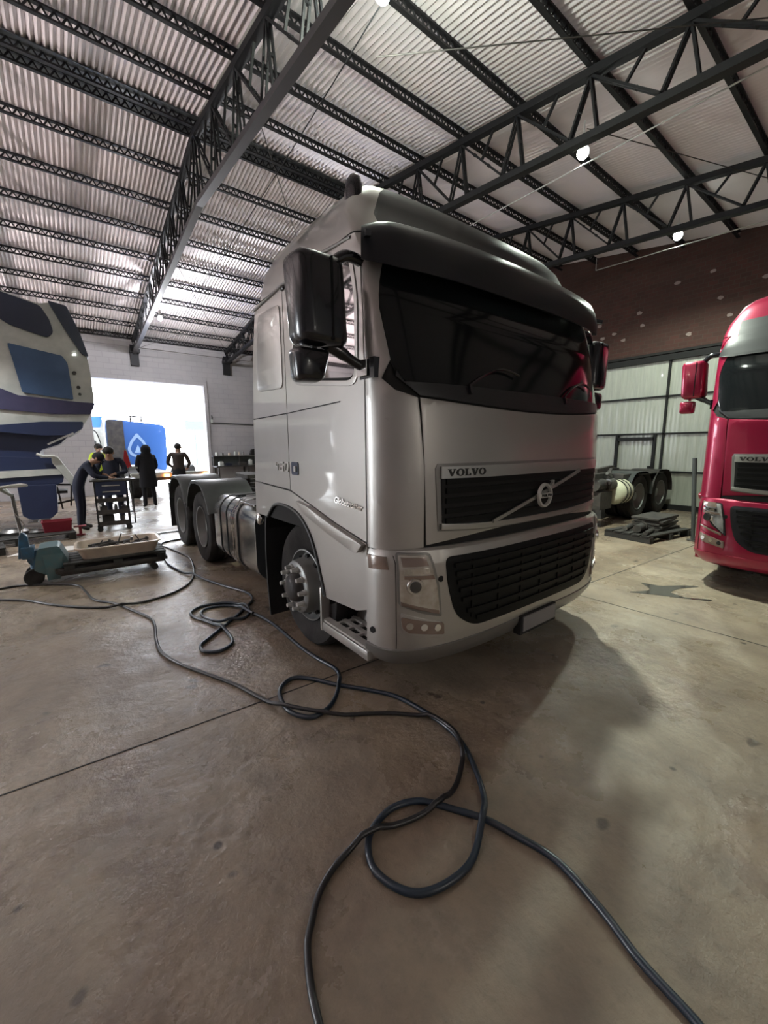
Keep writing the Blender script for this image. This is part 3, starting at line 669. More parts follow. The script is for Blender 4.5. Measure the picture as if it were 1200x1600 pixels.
        mb = MB(); mb.prism(rrect(.965, .52, 1.255, 1.08, .02), lambda u, v, dd: (sx*u, v, .352+dd), 0, .016, holes); mb.build('tread', TREAD, parent=s_)
        mb = MB(); mb.prism(rrect(.97, .53, 1.25, 1.07, .02), lambda u, v, dd: (sx*u, v, .346+dd), 0, .004); mb.build('tread_backing', GAP, parent=s_)
    # model badges
    mb = MB()
    for ch, y0 in (('4', 1.80), ('6', 1.705), ('0', 1.61)):
        for a, b in SEG[ch]: mb.bar((-1.262, y0-a[0]*.055-a[1]*.012+.012, 1.455+a[1]*.065), (-1.262, y0-b[0]*.055-b[1]*.012+.012, 1.455+b[1]*.065), .008, .013)
    if grey: mb.build('power_badge', NUTC, parent=t)
    if grey:
        cu = bpy.data.curves.new('type', 'FONT'); cu.body = 'Globetrotter'; cu.size = .062; cu.shear = .3; cu.extrude = .003; cu.offset = .0012
        oo = bpy.data.objects.new('t', cu); me = bpy.data.meshes.new_from_object(oo); bpy.data.objects.remove(oo)
        for v in me.vertices: v.co = Vector((-1.262-v.co.z, .86-v.co.x, 1.275-.02*v.co.x/.3+v.co.y))
        me.materials.clear(); me.materials.append(CHROME); o = bpy.data.objects.new('name_badge', me); COL.objects.link(o); o.parent = t
    # upper grille
    gl = lambda x: 1.12-.0*(x)**2+.035*abs(x/.95)**3
    gx = [-.93+.093*i for i in range(21)]
    out = [('x', x, gl(x)) for x in gx]+[('x', .955, 1.5), ('x', .94, 1.53), ('x', -.94, 1.53), ('x', -.955, 1.5)]
    g = panel(CABT, 'grille_frame', SILVER_D, [(k, v*1.012, z-.012 if z < 1.3 else z+.012) for k, v, z in out], t, th=.014, base=.004)
    panel(CABT, 'grille_mesh', GAP, [('x', x*.985, gl(x)+.035) for x in gx]+[('x', .93, 1.46), ('x', -.93, 1.46)], g, th=.020, base=.01, bev=0)
    for z in (1.205, 1.265, 1.325, 1.385, 1.44): panel(CABT, 'grille_slat', BLACK, [('x', -.90, z-.02), ('x', .90, z-.02), ('x', .90, z+.012), ('x', -.90, z+.012)], g, th=.032, base=.018, bev=.003)
    panel(CABT, 'badge_strip', BRUSH, [('x', -.935, 1.455), ('x', .93, 1.44), ('x', .935, 1.525), ('x', -.935, 1.525)], g, th=.030, base=.012)
    panel(CABT, 'lower_chrome_lip', BRUSH, [('x', x, gl(x)) for x in gx]+[('x', x, gl(x)+.035) for x in reversed(gx)], g, th=.036, base=.012, bev=.010)
    fw_ = lambda u, v, d: wrap(CABT, ax(CABT, u, v), v, d)
    mb = MB(); word(mb, -.895, 1.468, .042, fw_, .03, .034, 1.28); mb.build('maker_lettering', INK, parent=g)
    mb = MB(); mb.loft([[fw_(x, z+dz, d) for dz, d in ((-.012, .04), (.012, .04), (.012, .052), (-.012, .052))] for x, z in ((-.53+1.06*k/12, 1.165+.285*k/12) for k in range(13))]); mb.build('diagonal_bar', BRUSH, parent=g, smooth=30)
    em = bpy.data.objects.new('iron_emblem', None); COL.objects.link(em); em.parent = g; em.location = (0, .085, 1.295)
    mb = MB(); mb.lathe([(.088, .0), (.086, -.014), (.081, -.020), (.070, -.020), (.066, -.014), (.065, .0)], (0, 0, 0), 'y', 40)
    mb.prism([(.045, .06), (.085, .092), (.06, .098), (.098, .104), (.094, .062), (.088, .085), (.06, .05)], lambda u, v, d: (u, -d, v), 0, .02); mb.build('ring', NUTC, parent=em, smooth=35)
    mb = MB(); mb.box((0, -.012, 0), (.15, .02, .032)); mb.build('name_bar', NUTC, parent=em, bevel=.003)
    mb = MB(); word(mb, -.062, -.0095, .019, lambda u, v, d: (u, -.022-d, v), 0, .003, 1.18); mb.build('lettering', INK, parent=em)
    # bumper
    bmp = [('x', x*1.03, 1.035) for x in xs]; A9 = ay(BUMT, .50, .5)
    body = [(A9+0*i, z) for i, z in enumerate((1.045, .8, .6, .42))]+[(A9*(1-2*i/30), .42) for i in range(1, 30)]+[(-A9, z) for z in (.42, .6, .8, 1.045)]+[(-A9*(1-2*i/30), 1.045) for i in range(1, 30)]
    panel(BUMT, 'bumper', paint, body, t, th=.010, base=-.03, bev=.006)
    mb = MB(); LL = []
    for off, z in ((-.05, .27), (-.005, .262), (.012, .29), (.018, .36), (.022, .405), (.0, .415), (-.04, .415)):
        LL.append([wrap(BUMT, A9*(1-2*i/60), max(z, .27), off)[:2]+(z+.035*(1-abs(1-2*i/60))**.5,) for i in range(61)])
    mb.loft(LL, cap=False, closed=False); mb.build('bumper_lip', SILVER_D if grey else paint, parent=t, smooth=50)
    mb = MB(); mb.loft([[wrap(BUMT, A9*.99*(1-2*i/40), z, -.03) for i in range(41)] for z in (.3, 1.06)], cap=False, closed=False); mb.box((0, .95, 1.03), (2.35, .95, .03)); mb.box((0, .62, .62), (2.3, .04, .8)); mb.build('bumper_backing', GAP, parent=t, smooth=50)
    lg = roundpoly([(-.92, .985), (-.90, .80), (-.84, .60), (-.70, .505), (.70, .505), (.84, .60), (.90, .80), (.92, .985)], [.05, .3, .15, .15, .15, .15, .3, .05])
    lgm = panel(BUMT, 'lower_grille', GLOSSB if not grey else BLACK, [('x', u, v) for u, v in lg], t, th=.017, base=.005)
    for z, x1 in ((.93, .86), (.875, .85), (.82, .84), (.765, .82), (.70, .80), (.62, .76), (.56, .68)): panel(BUMT, 'lower_grille_slat', BLACK, [('x', -x1, z-.014), ('x', x1, z-.014), ('x', x1, z+.014), ('x', -x1, z+.014)], lgm, th=.030, base=.016, bev=.004)
    for i, x in enumerate((-.72, -.48, -.24, 0, .24, .48, .72)): panel(BUMT, 'lower_grille_rib', BLACK, [('x', x-.006, .57), ('x', x+.006, .57), ('x', x+.006, .95), ('x', x-.006, .95)], lgm, th=.026, base=.016, bev=0)
    if grey:
        mb = MB(); mb.box((.0, .066, .385), (.42, .012, .11)); mb.build('number_plate', PLATE, parent=t, bevel=.004)
        mb = MB(); mb.box((.0, .10, .375), (.46, .06, .14)); mb.build('plate_holder', GAP, parent=t, bevel=.004)
    for sg, fl in ((-1, False), (1, True)):
        def sc(P): return [('a', sg*abs(a), z) for a, z in P] if sg > 0 else [('a', -abs(a), z) for a, z in P]
        hp = [(-1.225, 1.03), (-1.215, .715), (-1.08, .655), (-.945, .615), (-.965, .82), (-1.02, 1.022)] if grey else [(-1.20, 1.0), (-1.17, .86), (-1.08, .74), (-.93, .64), (-.955, .82), (-1.0, 1.0)]
        hd = panel(BUMT, 'headlight', SILVER_D if grey else GLOSSB, sc(roundpoly(hp, .02)), t, th=.016, base=.0)
        hl = [(-1.21, 1.02), (-1.205, .74), (-1.08, .685), (-.962, .645), (-.985, .82), (-1.035, 1.01)] if grey else [(-1.155, .99), (-1.14, .87), (-1.06, .76), (-.95, .665), (-.97, .82), (-1.01, .99)]
        ln = panel(BUMT, 'lens', LENS if grey else CLEAR, sc(roundpoly(hl, .015)), hd, th=.024, base=.01)
        c = wrap(BUMT, sg*1.12, .83, .028); nrm = (Vector(wrap(BUMT, sg*1.12, .83, .06))-Vector(wrap(BUMT, sg*1.12, .83, .0))).normalized()
        for rr, mm, nm, dd in ((.055, CHROME, 'projector_ring', .008), (.040, LENSD, 'projector', .014)):
            mb = MB(); mb.cyl(Vector(c)-nrm*.01, Vector(c)+nrm*dd, rr, rr*.85, 28); mb.build(nm, mm, parent=hd, smooth=40)
        panel(BUMT, 'indicator', AMBERL, sc([(-1.195, 1.005), (-1.19, .95), (-1.04, .95), (-1.055, 1.0)]), hd, th=.030, base=.02)
        panel(BUMT, 'reflector', CHROME, sc([(-1.18, .935), (-1.18, .905), (-1.03, .90), (-1.04, .935)]), hd, th=.028, base=.02)
        panel(BUMT, 'divider', AMBERL, sc([(-1.18, .895), (-1.18, .875), (-1.0, .865), (-1.01, .89)]), hd, th=.028, base=.02)
        panel(BUMT, 'divider', AMBERL, sc([(-1.20, .735), (-1.20, .715), (-.97, .64), (-.97, .665)]), hd, th=.028, base=.02)
        fg = [(-1.205, .665), (-1.195, .565), (-1.16, .525), (-.935, .475), (-.94, .58)]
        fgo = panel(BUMT, 'fog_lamp', SILVER if grey else REDP, sc(roundpoly(fg, .02)), t, th=.020, base=0)
        panel(BUMT, 'fog_lens', AMBERL, sc(roundpoly([(a*.992+(-.004), (b-.57)*.72+.572) for a, b in fg], .012)), fgo, th=.026, base=.01)
        for k in range(3):
            a0 = -1.15+k*.085; c = wrap(BUMT, sg*abs(a0), .585-k*.014, .024); nrm = (Vector(wrap(BUMT, sg*abs(a0), .585, .06))-Vector(wrap(BUMT, sg*abs(a0), .585, 0))).normalized()
            mb = MB(); mb.cyl(Vector(c)-nrm*.01, Vector(c)+nrm*.008, .027, .022, 20); mb.build('fog_reflector', CHROME, parent=fgo, smooth=40)
        if grey: panel(BUMT, 'corner_marker', AMBERL, sc([(-1.425, .995), (-1.42, .91), (-1.27, .925), (-1.28, 1.0)]), t, th=.016, base=0)
        mb = MB(); c = Vector(wrap(BUMT, sg*.955, .855, .0)); mb.cyl(c+Vector((0, .01, 0)), c+Vector((0, -.014, 0)), .019, n=20); mb.build('towing_hole', GAP, parent=t, smooth=40)
        mb = MB(); c = Vector(wrap(BUMT, sg*1.39, .52, .0)); mb.cyl(c, c+Vector((sg*.016, -.006, 0)), .02, n=20); mb.build('bumper_bolt_hole', GAP, parent=t, smooth=40)
        panel(BUMT, 'bumper_seam', GAP, sc([(-1.233, 1.045), (-1.227, .43), (-1.223, .43), (-1.229, 1.045)]), t, th=.012, base=.0, bev=0)
    # sun visor
    if grey:
        mb = MB(); N = 44; L = []
        for i in range(N+1):
            u = -1+2*i/N; a = u*1.235; e = abs(u); dr = .03*(1-e*e)
            f = max(0, (e-.86)/.14); k = 1-.30*f*f
            prof = [(.02, 2.875), (.05, 2.87+dr), (.10, 2.84+dr), (.135, 2.77+dr*.8), (.155, 2.68+dr*.5), (.158, 2.60+dr*.4), (.148, 2.60+dr*.4), (.140, 2.68+dr*.5), (.10, 2.78+dr), (.02, 2.82)]
            zc = 2.77; L.append([wrap(CABT, a, min(zc, 2.85), d_*k)[:2]+(zc+(z-zc)*(1-.25*f*f),) for d_, z in prof])
        mb.loft(L); mb.build('sun_visor', VISOR, parent=t, smooth=45)
        for sx in (-1, 1):
            mb = MB(); mb.bar(wrap(CABT, sx*1.22, 2.80, 0), wrap(CABT, sx*1.22, 2.74, .17), .03, .03); mb.build('visor_bracket', GLOSSB, parent=t)
    else:
        panel(CABT, 'roof_front_panel', SATIN, [('x', -1.1, 2.82), ('x', 1.1, 2.82), ('x', 1.1, 3.0), ('x', -1.1, 3.0)], t, th=.02)
        panel(CABT, 'visor_band', SATIN, [('y', .5, 2.62), ('x', -1.1, 2.60), ('x', 0, 2.58), ('x', 0, 2.83), ('x', -1.1, 2.83), ('y', .52, 2.83)], t, th=.03)
        panel(CABT, 'roof_sign_panel', FENDER, [('x', -.75, 2.88), ('x', .75, 2.88), ('x', .75, 3.0), ('x', -.75, 3.0)], t, th=.03)
    # mirrors
    MC = GLOSSB if grey else REDP
    for sx in (-1, 1):
        m_ = bpy.data.objects.new('mirror', None); COL.objects.link(m_); m_.parent = t; m_.location = (sx*(1.52 if grey else 1.47), .55, 2.40); m_.scale = (1, 1, 1) if grey else (.82, .9, .95)
        mb = MB(); N = 16; LL = []
        for yy, kx, kz in ((-.105, .55, .80), (-.095, .80, .93), (-.06, .96, .99), (0, 1, 1), (.06, 1, 1), (.075, .97, .985)):
            P = rrect(-.145*kx, -.225*kz, .145*kx, .225*kz, .055*kx, 4); LL.append([(sx*-1*(u*1.0)+.0+sx*.012*(v/.22), yy, v) for u, v in P])
        mb.loft(LL); h = mb.build('mirror_housing', MC, parent=m_, smooth=50)
        mb = MB(); mb.prism(rrect(-.125, -.205, .125, .205, .045), lambda u, v, d: (sx*-u+sx*.012*(v/.22), .075+d, v), 0, .004); mb.build('mirror_glass', CHROME, parent=h)
        mb = MB(); mb.box((sx*-.035, -.05, 0), (.012, .12, .41)); mb.build('housing_seam', BLACK, parent=h, bevel=.004)
        if grey:
            mb = MB(); mb.prism(roundpoly([(-.15, -.04), (.02, -.02), (.05, -.13), (.02, -.32), (-.02, -.345), (-.10, -.345), (-.15, -.30)], .03), lambda u, v, d: (sx*-u, -.0+d, v+.0-.02), .0, .05); 
        mb = MB()
        lowm = [(sx*.115, .06, -.25), (sx*.0, .06, -.27)]
        mb.loft([[(sx*.05+sx*u*k, q, -.325+v*k) for u, v in roundpoly([(-.055, -.085), (.09, -.085), (.10, .085), (-.10, .085)] if grey else [(-.08, -.08), (.09, -.08), (.09, .07), (-.09, .07)], .03)] for q, k in ((-.06, .75), (-.045, .95), (.0, 1.), (.05, 1.), (.06, .93))]); mb.bar((sx*.03, 0, -.25), (sx*.03, 0, -.20), .03)
        mb.build('wide_angle_mirror', MC, parent=m_, smooth=50)
        mb = MB(); mb.tube(smooth_path([(sx*-.08, .0, .20), (sx*-.16, -.02, .262), (sx*-.235, -.02, .27), (sx*-.30, .0, .265)], 4), .030, 10); mb.build('upper_arm', MC if grey else GLOSSB, parent=m_, smooth=50)
        mb = MB(); mb.tube(smooth_path([(sx*-.02, .0, -.19), (sx*-.12, -.02, -.235), (sx*-.22, -.04, -.29), (sx*-.30, -.05, -.315)], 4), [.035]*6+[.028]*7, 10); mb.box((sx*-.305, -.09, -.32), (.10, .14, .11)); mb.build('lower_arm', MC if grey else GLOSSB, parent=m_, smooth=50, bevel=0)
        mb = MB(); mb.box((sx*-.245, -.055, -.315), (.008, .10, .09)); mb.build('arm_joint', CHROME, parent=m_, bevel=.003)
    # chassis
    back = 7.05 if grey else 5.6
    mb = MB()
    for sx in (-1, 1): mb.box((sx*.40, (2.2+back)/2-.6, .90), (.09, back-1.6, .26))
    for y in (2.6, 3.6, 4.7, 5.4, 6.05, back-.15): mb.box((0, min(y, back-.1), .90), (.8, .08, .2))
    mb.box((0, 1.4, .62), (1.6, .16, .14)); mb.box((0, 1.3, .8), (.9, 1.3, .5)); mb.build('chassis_frame', CHASSIS, parent=t, bevel=.008)
    for sx in (-1, 1): wheel(t, 'front_wheel', (sx*1.20, 1.47, .515), sx, steer=True)
    if grey:
        for y in (4.70, 6.05):
            for sx in (-1, 1): wheel(t, 'rear_wheel', (sx*1.23, y, .515), sx, dual=True)
            mb = MB(); mb.cyl((-.8, y, .515), (.8, y, .515), .08, n=14); mb.sphere((0, y, .515), (.24, .22, .22)); mb.build('drive_axle', CHASSIS, parent=t, smooth=40)
        for sx in (-1, 1):
            for y, n_ in ((4.68, 0), (6.05, 1)):
                P = [(y+.685*math.cos(a), .53+.70*math.sin(a)) for a in [math.radians(q) for q in ((18, 35, 52, 68, 90, 112, 128, 145, 158))]]
                # flattened top
                P = [(a, min(b, 1.20)) for a, b in P]
                mb = MB(); k = len(P); ins = [(a+(y-a)*.045, b-.035) for a, b in P]
                LL = []
                for x in (1.265, 1.27, 1.25, .62): 
                    LL.append([(sx*x, a+(y-a)*(.0 if x < 1.26 else .02), b-(0 if x < 1.26 else .02)) for a, b in P])
                mb.loft(LL, cap=False, closed=False)
                mb.loft([[(sx*1.27, a+(y-a)*q, b-(b-.53)*q) for a, b in P] for q in (.02, .075)], cap=False, closed=False)
                mb.build('rear_mudguard', FENDER, parent=t, smooth=50)
            mb = MB(); mb.box((sx*1.0, 6.78, .62), (.50, .02, .80)); mb.build('rear_mudflap', MUD, parent=t, bevel=.004)
        # polished tank, boxes, straps (left), same on the right
        for sx in (-1, 1):
            def dsec(y, r=.0): return [(sx*u, y, v) for u, v in roundpoly([(.55, .28-r), (1.12, .26-r), (1.225+r, .38), (1.225+r, .93), (1.13, 1.05+r), (.55, 1.05+r)], .07, 5)]
            mb = MB(); mb.loft([dsec(2.50), dsec(2.52, .004), dsec(3.02, .004), dsec(3.04)]); tk = mb.build('fuel_tank', ALU, parent=t, smooth=40)
            mb = MB(); mb.loft([dsec(3.22), dsec(3.24, .004), dsec(3.93, .004), dsec(3.95)]); mb.build('fuel_tank', ALU, parent=t, smooth=40)
            for y in (3.08, 3.16): mb = MB(); mb.loft([dsec(y-.028, .02), dsec(y-.02, .035), dsec(y+.02, .035), dsec(y+.028, .02)]); mb.build('tank_strap', CHROME, parent=t, smooth=40)
            for y in (3.04, 3.21, 3.42, 3.68): mb = MB(); mb.loft([dsec(y-.012, .012), dsec(y+.012, .012)]); mb.build('tank_strap', GAP, parent=t, smooth=40)
            mb = MB(); mb.loft([dsec(3.05, -.03), dsec(3.21, -.03)]); mb.build('tank_gap', GAP, parent=t)
            mb = MB(); mb.cyl((sx*1.0, 3.55, 1.03), (sx*1.0, 3.55, 1.075), .06, n=20); mb.build('fuel_cap', BLACK, parent=t, smooth=40, bevel=.005)
            mb = MB(); mb.box((sx*1.05, 2.72, 1.06), (.34, .42, .025)); mb.build('tank_step_plate', ALU, parent=t, bevel=.006)
            mb = MB(); mb.bar((sx*1.20, 2.30, 1.06), (sx*1.16, 2.46, 1.0), .05, .06); mb.sphere((sx*1.22, 2.36, .96), (.035, .05, .07)); mb.build('exhaust_bracket', CHROME, parent=t, smooth=40)
        # fifth wheel, air tanks, hoses behind cab
        mb = MB(); mb.prism(roundpoly([(-.45, 4.9), (.45, 4.9), (.42, 5.55), (.16, 5.9), (.06, 5.45), (-.06, 5.45), (-.16, 5.9), (-.42, 5.55)], .05), lambda u, v, d: (u, v, 1.16+d), 0, .06); mb.box((-.4, 5.25, 1.08), (.08, .5, .16)); mb.box((.4, 5.25, 1.08), (.08, .5, .16)); mb.build('fifth_wheel', CHASSIS, parent=t, bevel=.01)
        mb = MB(); mb.box((-.05, 2.55, 1.15), (1.5, .3, .5)); mb.cyl((-.75, 2.75, 1.28), (.6, 2.75, 1.28), .13, n=18); mb.build('engine_service_unit', CHASSIS, parent=t, bevel=.01, smooth=40)
        for k, x in enumerate((-.3, -.15, 0, .2)):
            mb = MB(); mb.tube(smooth_path([(x, 2.40, 1.55), (x-.05, 2.62, 1.35-.06*k), (x-.2, 3.0, 1.30), (x, 3.6, 1.12)], 6), .016, 8); mb.build('air_line', MUD if k % 2 else REDB, parent=t, smooth=50)
        mb = MB(); mb.box((0, back+.02, .78), (2.3, .1, .12)); mb.build('rear_crossbar', SILVER_D, parent=t, bevel=.01)
        for sx in (-1, 1): mb = MB(); mb.box((sx*.95, back+.08, .80), (.34, .05, .12)); mb.build('tail_lamp', REDB, parent=t, bevel=.01)
    else:
        for y in (4.6,):
            for sx in (-1, 1): wheel(t, 'rear_wheel', (sx*1.23, y, .515), sx, dual=True)
        mb = MB(); mb.box((0, 3.1, .75), (2.3, 1.4, .5)); mb.build('fuel_tank', ALU, parent=t, bevel=.06, smooth=40)
    # interior seats are hidden by the dark glazing; back wall
    mb = MB(); mb.box((0, 2.30, 1.7), (2.2, .04, 1.2)); mb.build('back_wall', paint, parent=t, bevel=.01)
    return t
build_truck('tractor_truck', 'silver grey tractor truck with black sun visor, large in the middle of the workshop', (0, 0, 0), 0, SILVER, 'grey')
build_truck('tractor_truck', 'crimson red tractor truck with red mirrors, cut off by the right edge', (2.883, -1.262, 0), math.radians(-88.1), REDP, 'red')

# ------------------------------------------------------------------ hoses on the floor
LAID = []
def hose(name, label, pts, r, m, closed=False, z0=None, k=7):
    P = smooth_path([(x, y, (r if z is None else z)) for x, y, z in pts], k, closed)
    lift = [0.]*len(P)
    for i, p in enumerate(P):
        near = any((p.xy-q.xy).length < .035 for q, _ in LAID) or any((p.xy-P[j].xy).length < .035 for j in range(0, max(0, i-14)))
        if near: lift[i] = 2.1*r
    for _ in range(4): lift = [max(lift[i], .5*(lift[max(i-1, 0)]+lift[min(i+1, len(P)-1)])) for i in range(len(P))]
    for p, l in zip(P, lift): p.z += l
    LAID.extend((p, 0) for p in P)
    c = Vector((sum(p.x for p in P)/len(P), sum(p.y for p in P)/len(P), 0)); mb = MB(); mb.tube([p-c for p in P], r, 10)
    return tag(mb.build(name, m, smooth=60, loc=c), label, 'hose', 'workshop air hoses on the floor')
HOSES = [
    ('air_hose', 'thick blue-black hose looping in the foreground and leaving at bottom right', [(-1.43, -1.35, None), (-1.4, -1.31, None), (-1.37, -1.15, None), (-1.32, -1.01, None), (-1.28, -0.82, None), (-1.32, -0.64, None), (-1.36, -0.52, None), (-1.44, -0.39, None), (-1.52, -0.28, None), (-1.64, -0.23, None), (-1.76, -0.25, None), (-1.83, -0.3, None), (-1.87, -0.39, None), (-1.85, -0.49, None), (-1.79, -0.57, None), (-1.68, -0.61, None), (-1.55, -0.61, None), (-1.42, -0.55, None), (-1.28, -0.46, None), (-1.16, -0.3, None), (-1.08, -0.14, None), (-1.05, 0.01, None), (-1.06, 0.2, None), (-1.1, 0.41, None), (-1.2, 0.58, None), (-1.33, 0.76, None), (-1.44, 0.94, None), (-1.54, 1.03, None), (-1.64, 0.99, None), (-1.7, 0.89, None), (-1.72, 0.72, None), (-1.67, 0.6, None), (-1.6, 0.56, None), (-1.48, 0.6, None), (-1.35, 0.72, None), (-1.26, 0.86, None), (-1.24, 0.98, None), (-1.27, 1.17, None), (-1.29, 1.44, None), (-1.29, 1.89, None), (-1.31, 2.16, None), (-1.35, 2.35, None)], 0.0145, HOSEB),
    ('air_hose', 'black hose running from the bottom edge behind the loop and away to the left', [(-2.26, -0.72, None), (-2.25, -0.65, None), (-2.23, -0.56, None), (-2.19, -0.46, None), (-2.15, -0.41, None), (-2.08, -0.34, None), (-1.98, -0.29, None), (-1.86, -0.27, None), (-1.74, -0.29, None), (-1.59, -0.33, None), (-1.45, -0.35, None), (-1.32, -0.32, None), (-1.2, -0.25, None), (-1.14, -0.2, None), (-1.07, -0.09, None), (-1.06, 0.03, None), (-1.09, 0.14, None), (-1.2, 0.27, None), (-1.34, 0.38, None), (-1.56, 0.53, None), (-1.74, 0.77, None), (-1.82, 0.99, None), (-1.89, 1.21, None), (-2.03, 1.52, None), (-2.13, 1.75, None), (-2.21, 2.03, None), (-2.21, 2.31, None), (-2.17, 2.65, None), (-2.18, 2.88, None), (-2.29, 3.21, None), (-2.41, 3.53, None), (-2.58, 3.81, None), (-2.65, 4.22, None), (-2.72, 4.53, None), (-2.95, 4.75, None), (-3.26, 4.94, None), (-3.45, 4.94, None), (-3.66, 4.95, None)], 0.0125, HOSEK),
    ('air_hose', 'black hose from the left edge sweeping up around the cream tray', [(-3.63, 4.72, None), (-3.4, 4.46, None), (-3.16, 4.24, None), (-2.93, 3.9, None), (-2.67, 3.6, None), (-2.4, 3.41, None), (-2.11, 3.4, None), (-1.84, 3.51, None), (-1.62, 3.77, None), (-1.47, 4.21, None), (-1.36, 4.94, None), (-1.41, 5.45, None), (-1.49, 5.9, None), (-1.55, 6.24, None), (-1.4, 6.42, None), (-1.17, 6.49, None), (-0.96, 6.6, None)], 0.0125, HOSEK),
    ('air_hose', 'blue-black hose coiled in loops beside the front wheel', [(-1.56, 5.84, None), (-1.67, 4.96, None), (-1.61, 4.32, None), (-1.5, 3.95, None), (-1.33, 3.38, None), (-1.2, 3, None), (-1.21, 2.75, None), (-1.34, 2.56, None), (-1.58, 2.31, None), (-1.84, 2.06, None), (-1.93, 1.97, None), (-1.94, 1.85, None), (-1.85, 1.77, None), (-1.74, 1.81, None), (-1.69, 1.92, None), (-1.69, 2.13, None), (-1.75, 2.4, None), (-1.83, 2.61, None), (-1.83, 2.76, None), (-1.69, 2.86, None), (-1.48, 2.8, None), (-1.37, 2.64, None), (-1.36, 2.42, None), (-1.47, 2.29, None), (-1.65, 2.33, None), (-1.76, 2.56, None), (-1.73, 2.73, None), (-1.6, 2.76, None), (-1.43, 2.65, None), (-1.39, 2.4, None), (-1.37, 2.29, None)], 0.014, HOSEB),
    ('air_hose', 'thin black hose curving behind the cream tray to the rear wheels', [(-1.54, 6.12, None), (-1.63, 6.81, None), (-1.51, 7.2, None), (-1.27, 7.31, None), (-0.98, 7.31, None), (-0.68, 7.31, None)], 0.0115, HOSEK),
]
for nm, lb, P, r, m in HOSES: hose(nm, lb, P, r, m)

# ------------------------------------------------------------------ tilted white cab truck on the left
t = thing('tilted_cab_truck', 'white truck with tilted cab, blue masked windows and navy stripes, at left edge', 'truck', (-4.0, 9.5, 0))
def lp(P): return [(x+4.0, z) for x, z in P]
def tp(name, m, P, d0, d1, r=.03, bev=.0, smooth=None, par=None):
    mb = MB(); P = roundpoly(lp(P), r) if r else lp(P)
    mb.prism(P, lambda u, v, d: (u, -d, v), d0, d1); return mb.build(name, m, parent=par or t, bevel=bev, smooth=smooth)
body = [(-6.4, 2.25), (-3.60, 2.08), (-3.0, 1.99), (-2.56, 2.02), (-2.32, 2.14), (-2.17, 2.36), (-2.07, 2.62), (-2.08, 3.22), (-2.11, 3.60), (-2.20, 3.98), (-2.29, 4.31), (-2.36, 4.50), (-2.64, 4.56), (-2.80, 4.50), (-3.35, 4.64), (-6.2, 5.02)]
tp('cab_body', WHITE, body, -2.2, -.02, .12, bev=.05, smooth=40)
tp('masked_window', BLUEM, [(-3.35, 3.68), (-3.23, 2.76), (-2.43, 2.67), (-2.455, 3.40), (-2.53, 3.54)], .0, .03, .03, bev=.006)
tp('masked_window', TARP, [(-4.6, 4.80), (-3.35, 4.61), (-2.78, 4.46), (-2.66, 4.22), (-2.62, 3.98), (-2.72, 3.86), (-3.28, 4.02), (-3.42, 4.12), (-3.8, 4.4)], .0, .03, .06, bev=.006)
tp('wrapped_windscreen', TARP, [(-2.66, 4.58), (-2.36, 4.53), (-2.28, 4.31), (-2.17, 3.98), (-2.08, 3.56), (-2.2, 3.62), (-2.4, 4.01)], -2.0, .045, .04, bev=.02)
tp('navy_stripe', NAVY, [(-6.4, 2.95), (-3.55, 2.82), (-3.3, 2.70), (-2.40, 2.63), (-2.06, 2.62), (-2.16, 2.38), (-2.8, 2.36), (-3.62, 2.42), (-6.4, 2.6)], -2.21, .02, .03, bev=.006)
tp('blue_skirt', BLUED, [(-6.4, 2.35), (-3.62, 2.12), (-3.0, 2.20), (-2.31, 2.22), (-2.33, 2.08), (-2.53, 1.94), (-3.0, 1.92), (-3.6, 1.98), (-6.4, 2.1)], -2.2, .03, .03, bev=.006)
for x, z in ((-2.36, 3.22), (-2.32, 2.93), (-2.31, 2.79)):
    mb = MB(); mb.cyl((x+4, .03, z), (x+4, -.01, z), .035 if z > 2.85 else .028, n=16); mb.build('round_port', CHASSIS if z > 2.85 else FENDER, parent=t, smooth=40)
tp('underbody', BLUED, [(-6.4, 2.2), (-3.2, 2.0), (-2.55, 1.96), (-2.75, 1.75), (-3.1, 1.62), (-3.1, 1.3), (-6.4, 1.3)], -1.9, -.15, .08, bev=.03)
mb = MB(); mb.bar((1.05, -.05, 1.74), (1.50, -.05, 1.98), .035); mb.build('chrome_rail', CHROME, parent=t)
mb = MB(); mb.tube([(.85, -.1, 1.55), (.95, -.1, 1.50), (1.14, -.1, 1.50)], .03, 8); mb.build('tow_bracket', WHITE, parent=t, smooth=40)
tp('side_fairing', BLUED, [(-6.4, 1.66), (-2.86, 1.46), (-2.72, 1.24), (-2.78, .95), (-2.90, .90), (-6.4, .86)], -1.9, .0, .03, bev=.02)
tp('white_bumper_strip', WHITE, [(-6.4, 1.30), (-3.73, 1.22), (-2.76, 1.24), (-2.70, 1.12), (-3.73, 1.08), (-6.4, 1.14)], -.05, .03, .01, bev=.01)
mb = MB(); mb.prism(lp([(-2.92, 1.50), (-2.82, 1.50), (-2.44, .78), (-2.47, .70), (-2.56, .72), (-2.92, 1.36)]), lambda u, v, d: (u, -d, v), -.05, .06); mb.build('pale_strut', WHITE, parent=t, bevel=.015)
mb = MB(); mb.loft([[(x, -.02+1.2*k, z) for x, z in roundpoly(lp([(-3.50, .30), (-3.38, .20), (-3.05, .20), (-2.93, .32), (-2.90, .92), (-3.52, .92)]), .04)] for k in (0, 1)]); mb.build('fuel_tank', BLUED, parent=t, bevel=.02)
for x in (-3.25, -3.05): mb = MB(); mb.box((x+3.9, .0, .165), (.16, .3, .02)); mb.build('tank_foot', ALU, parent=t)
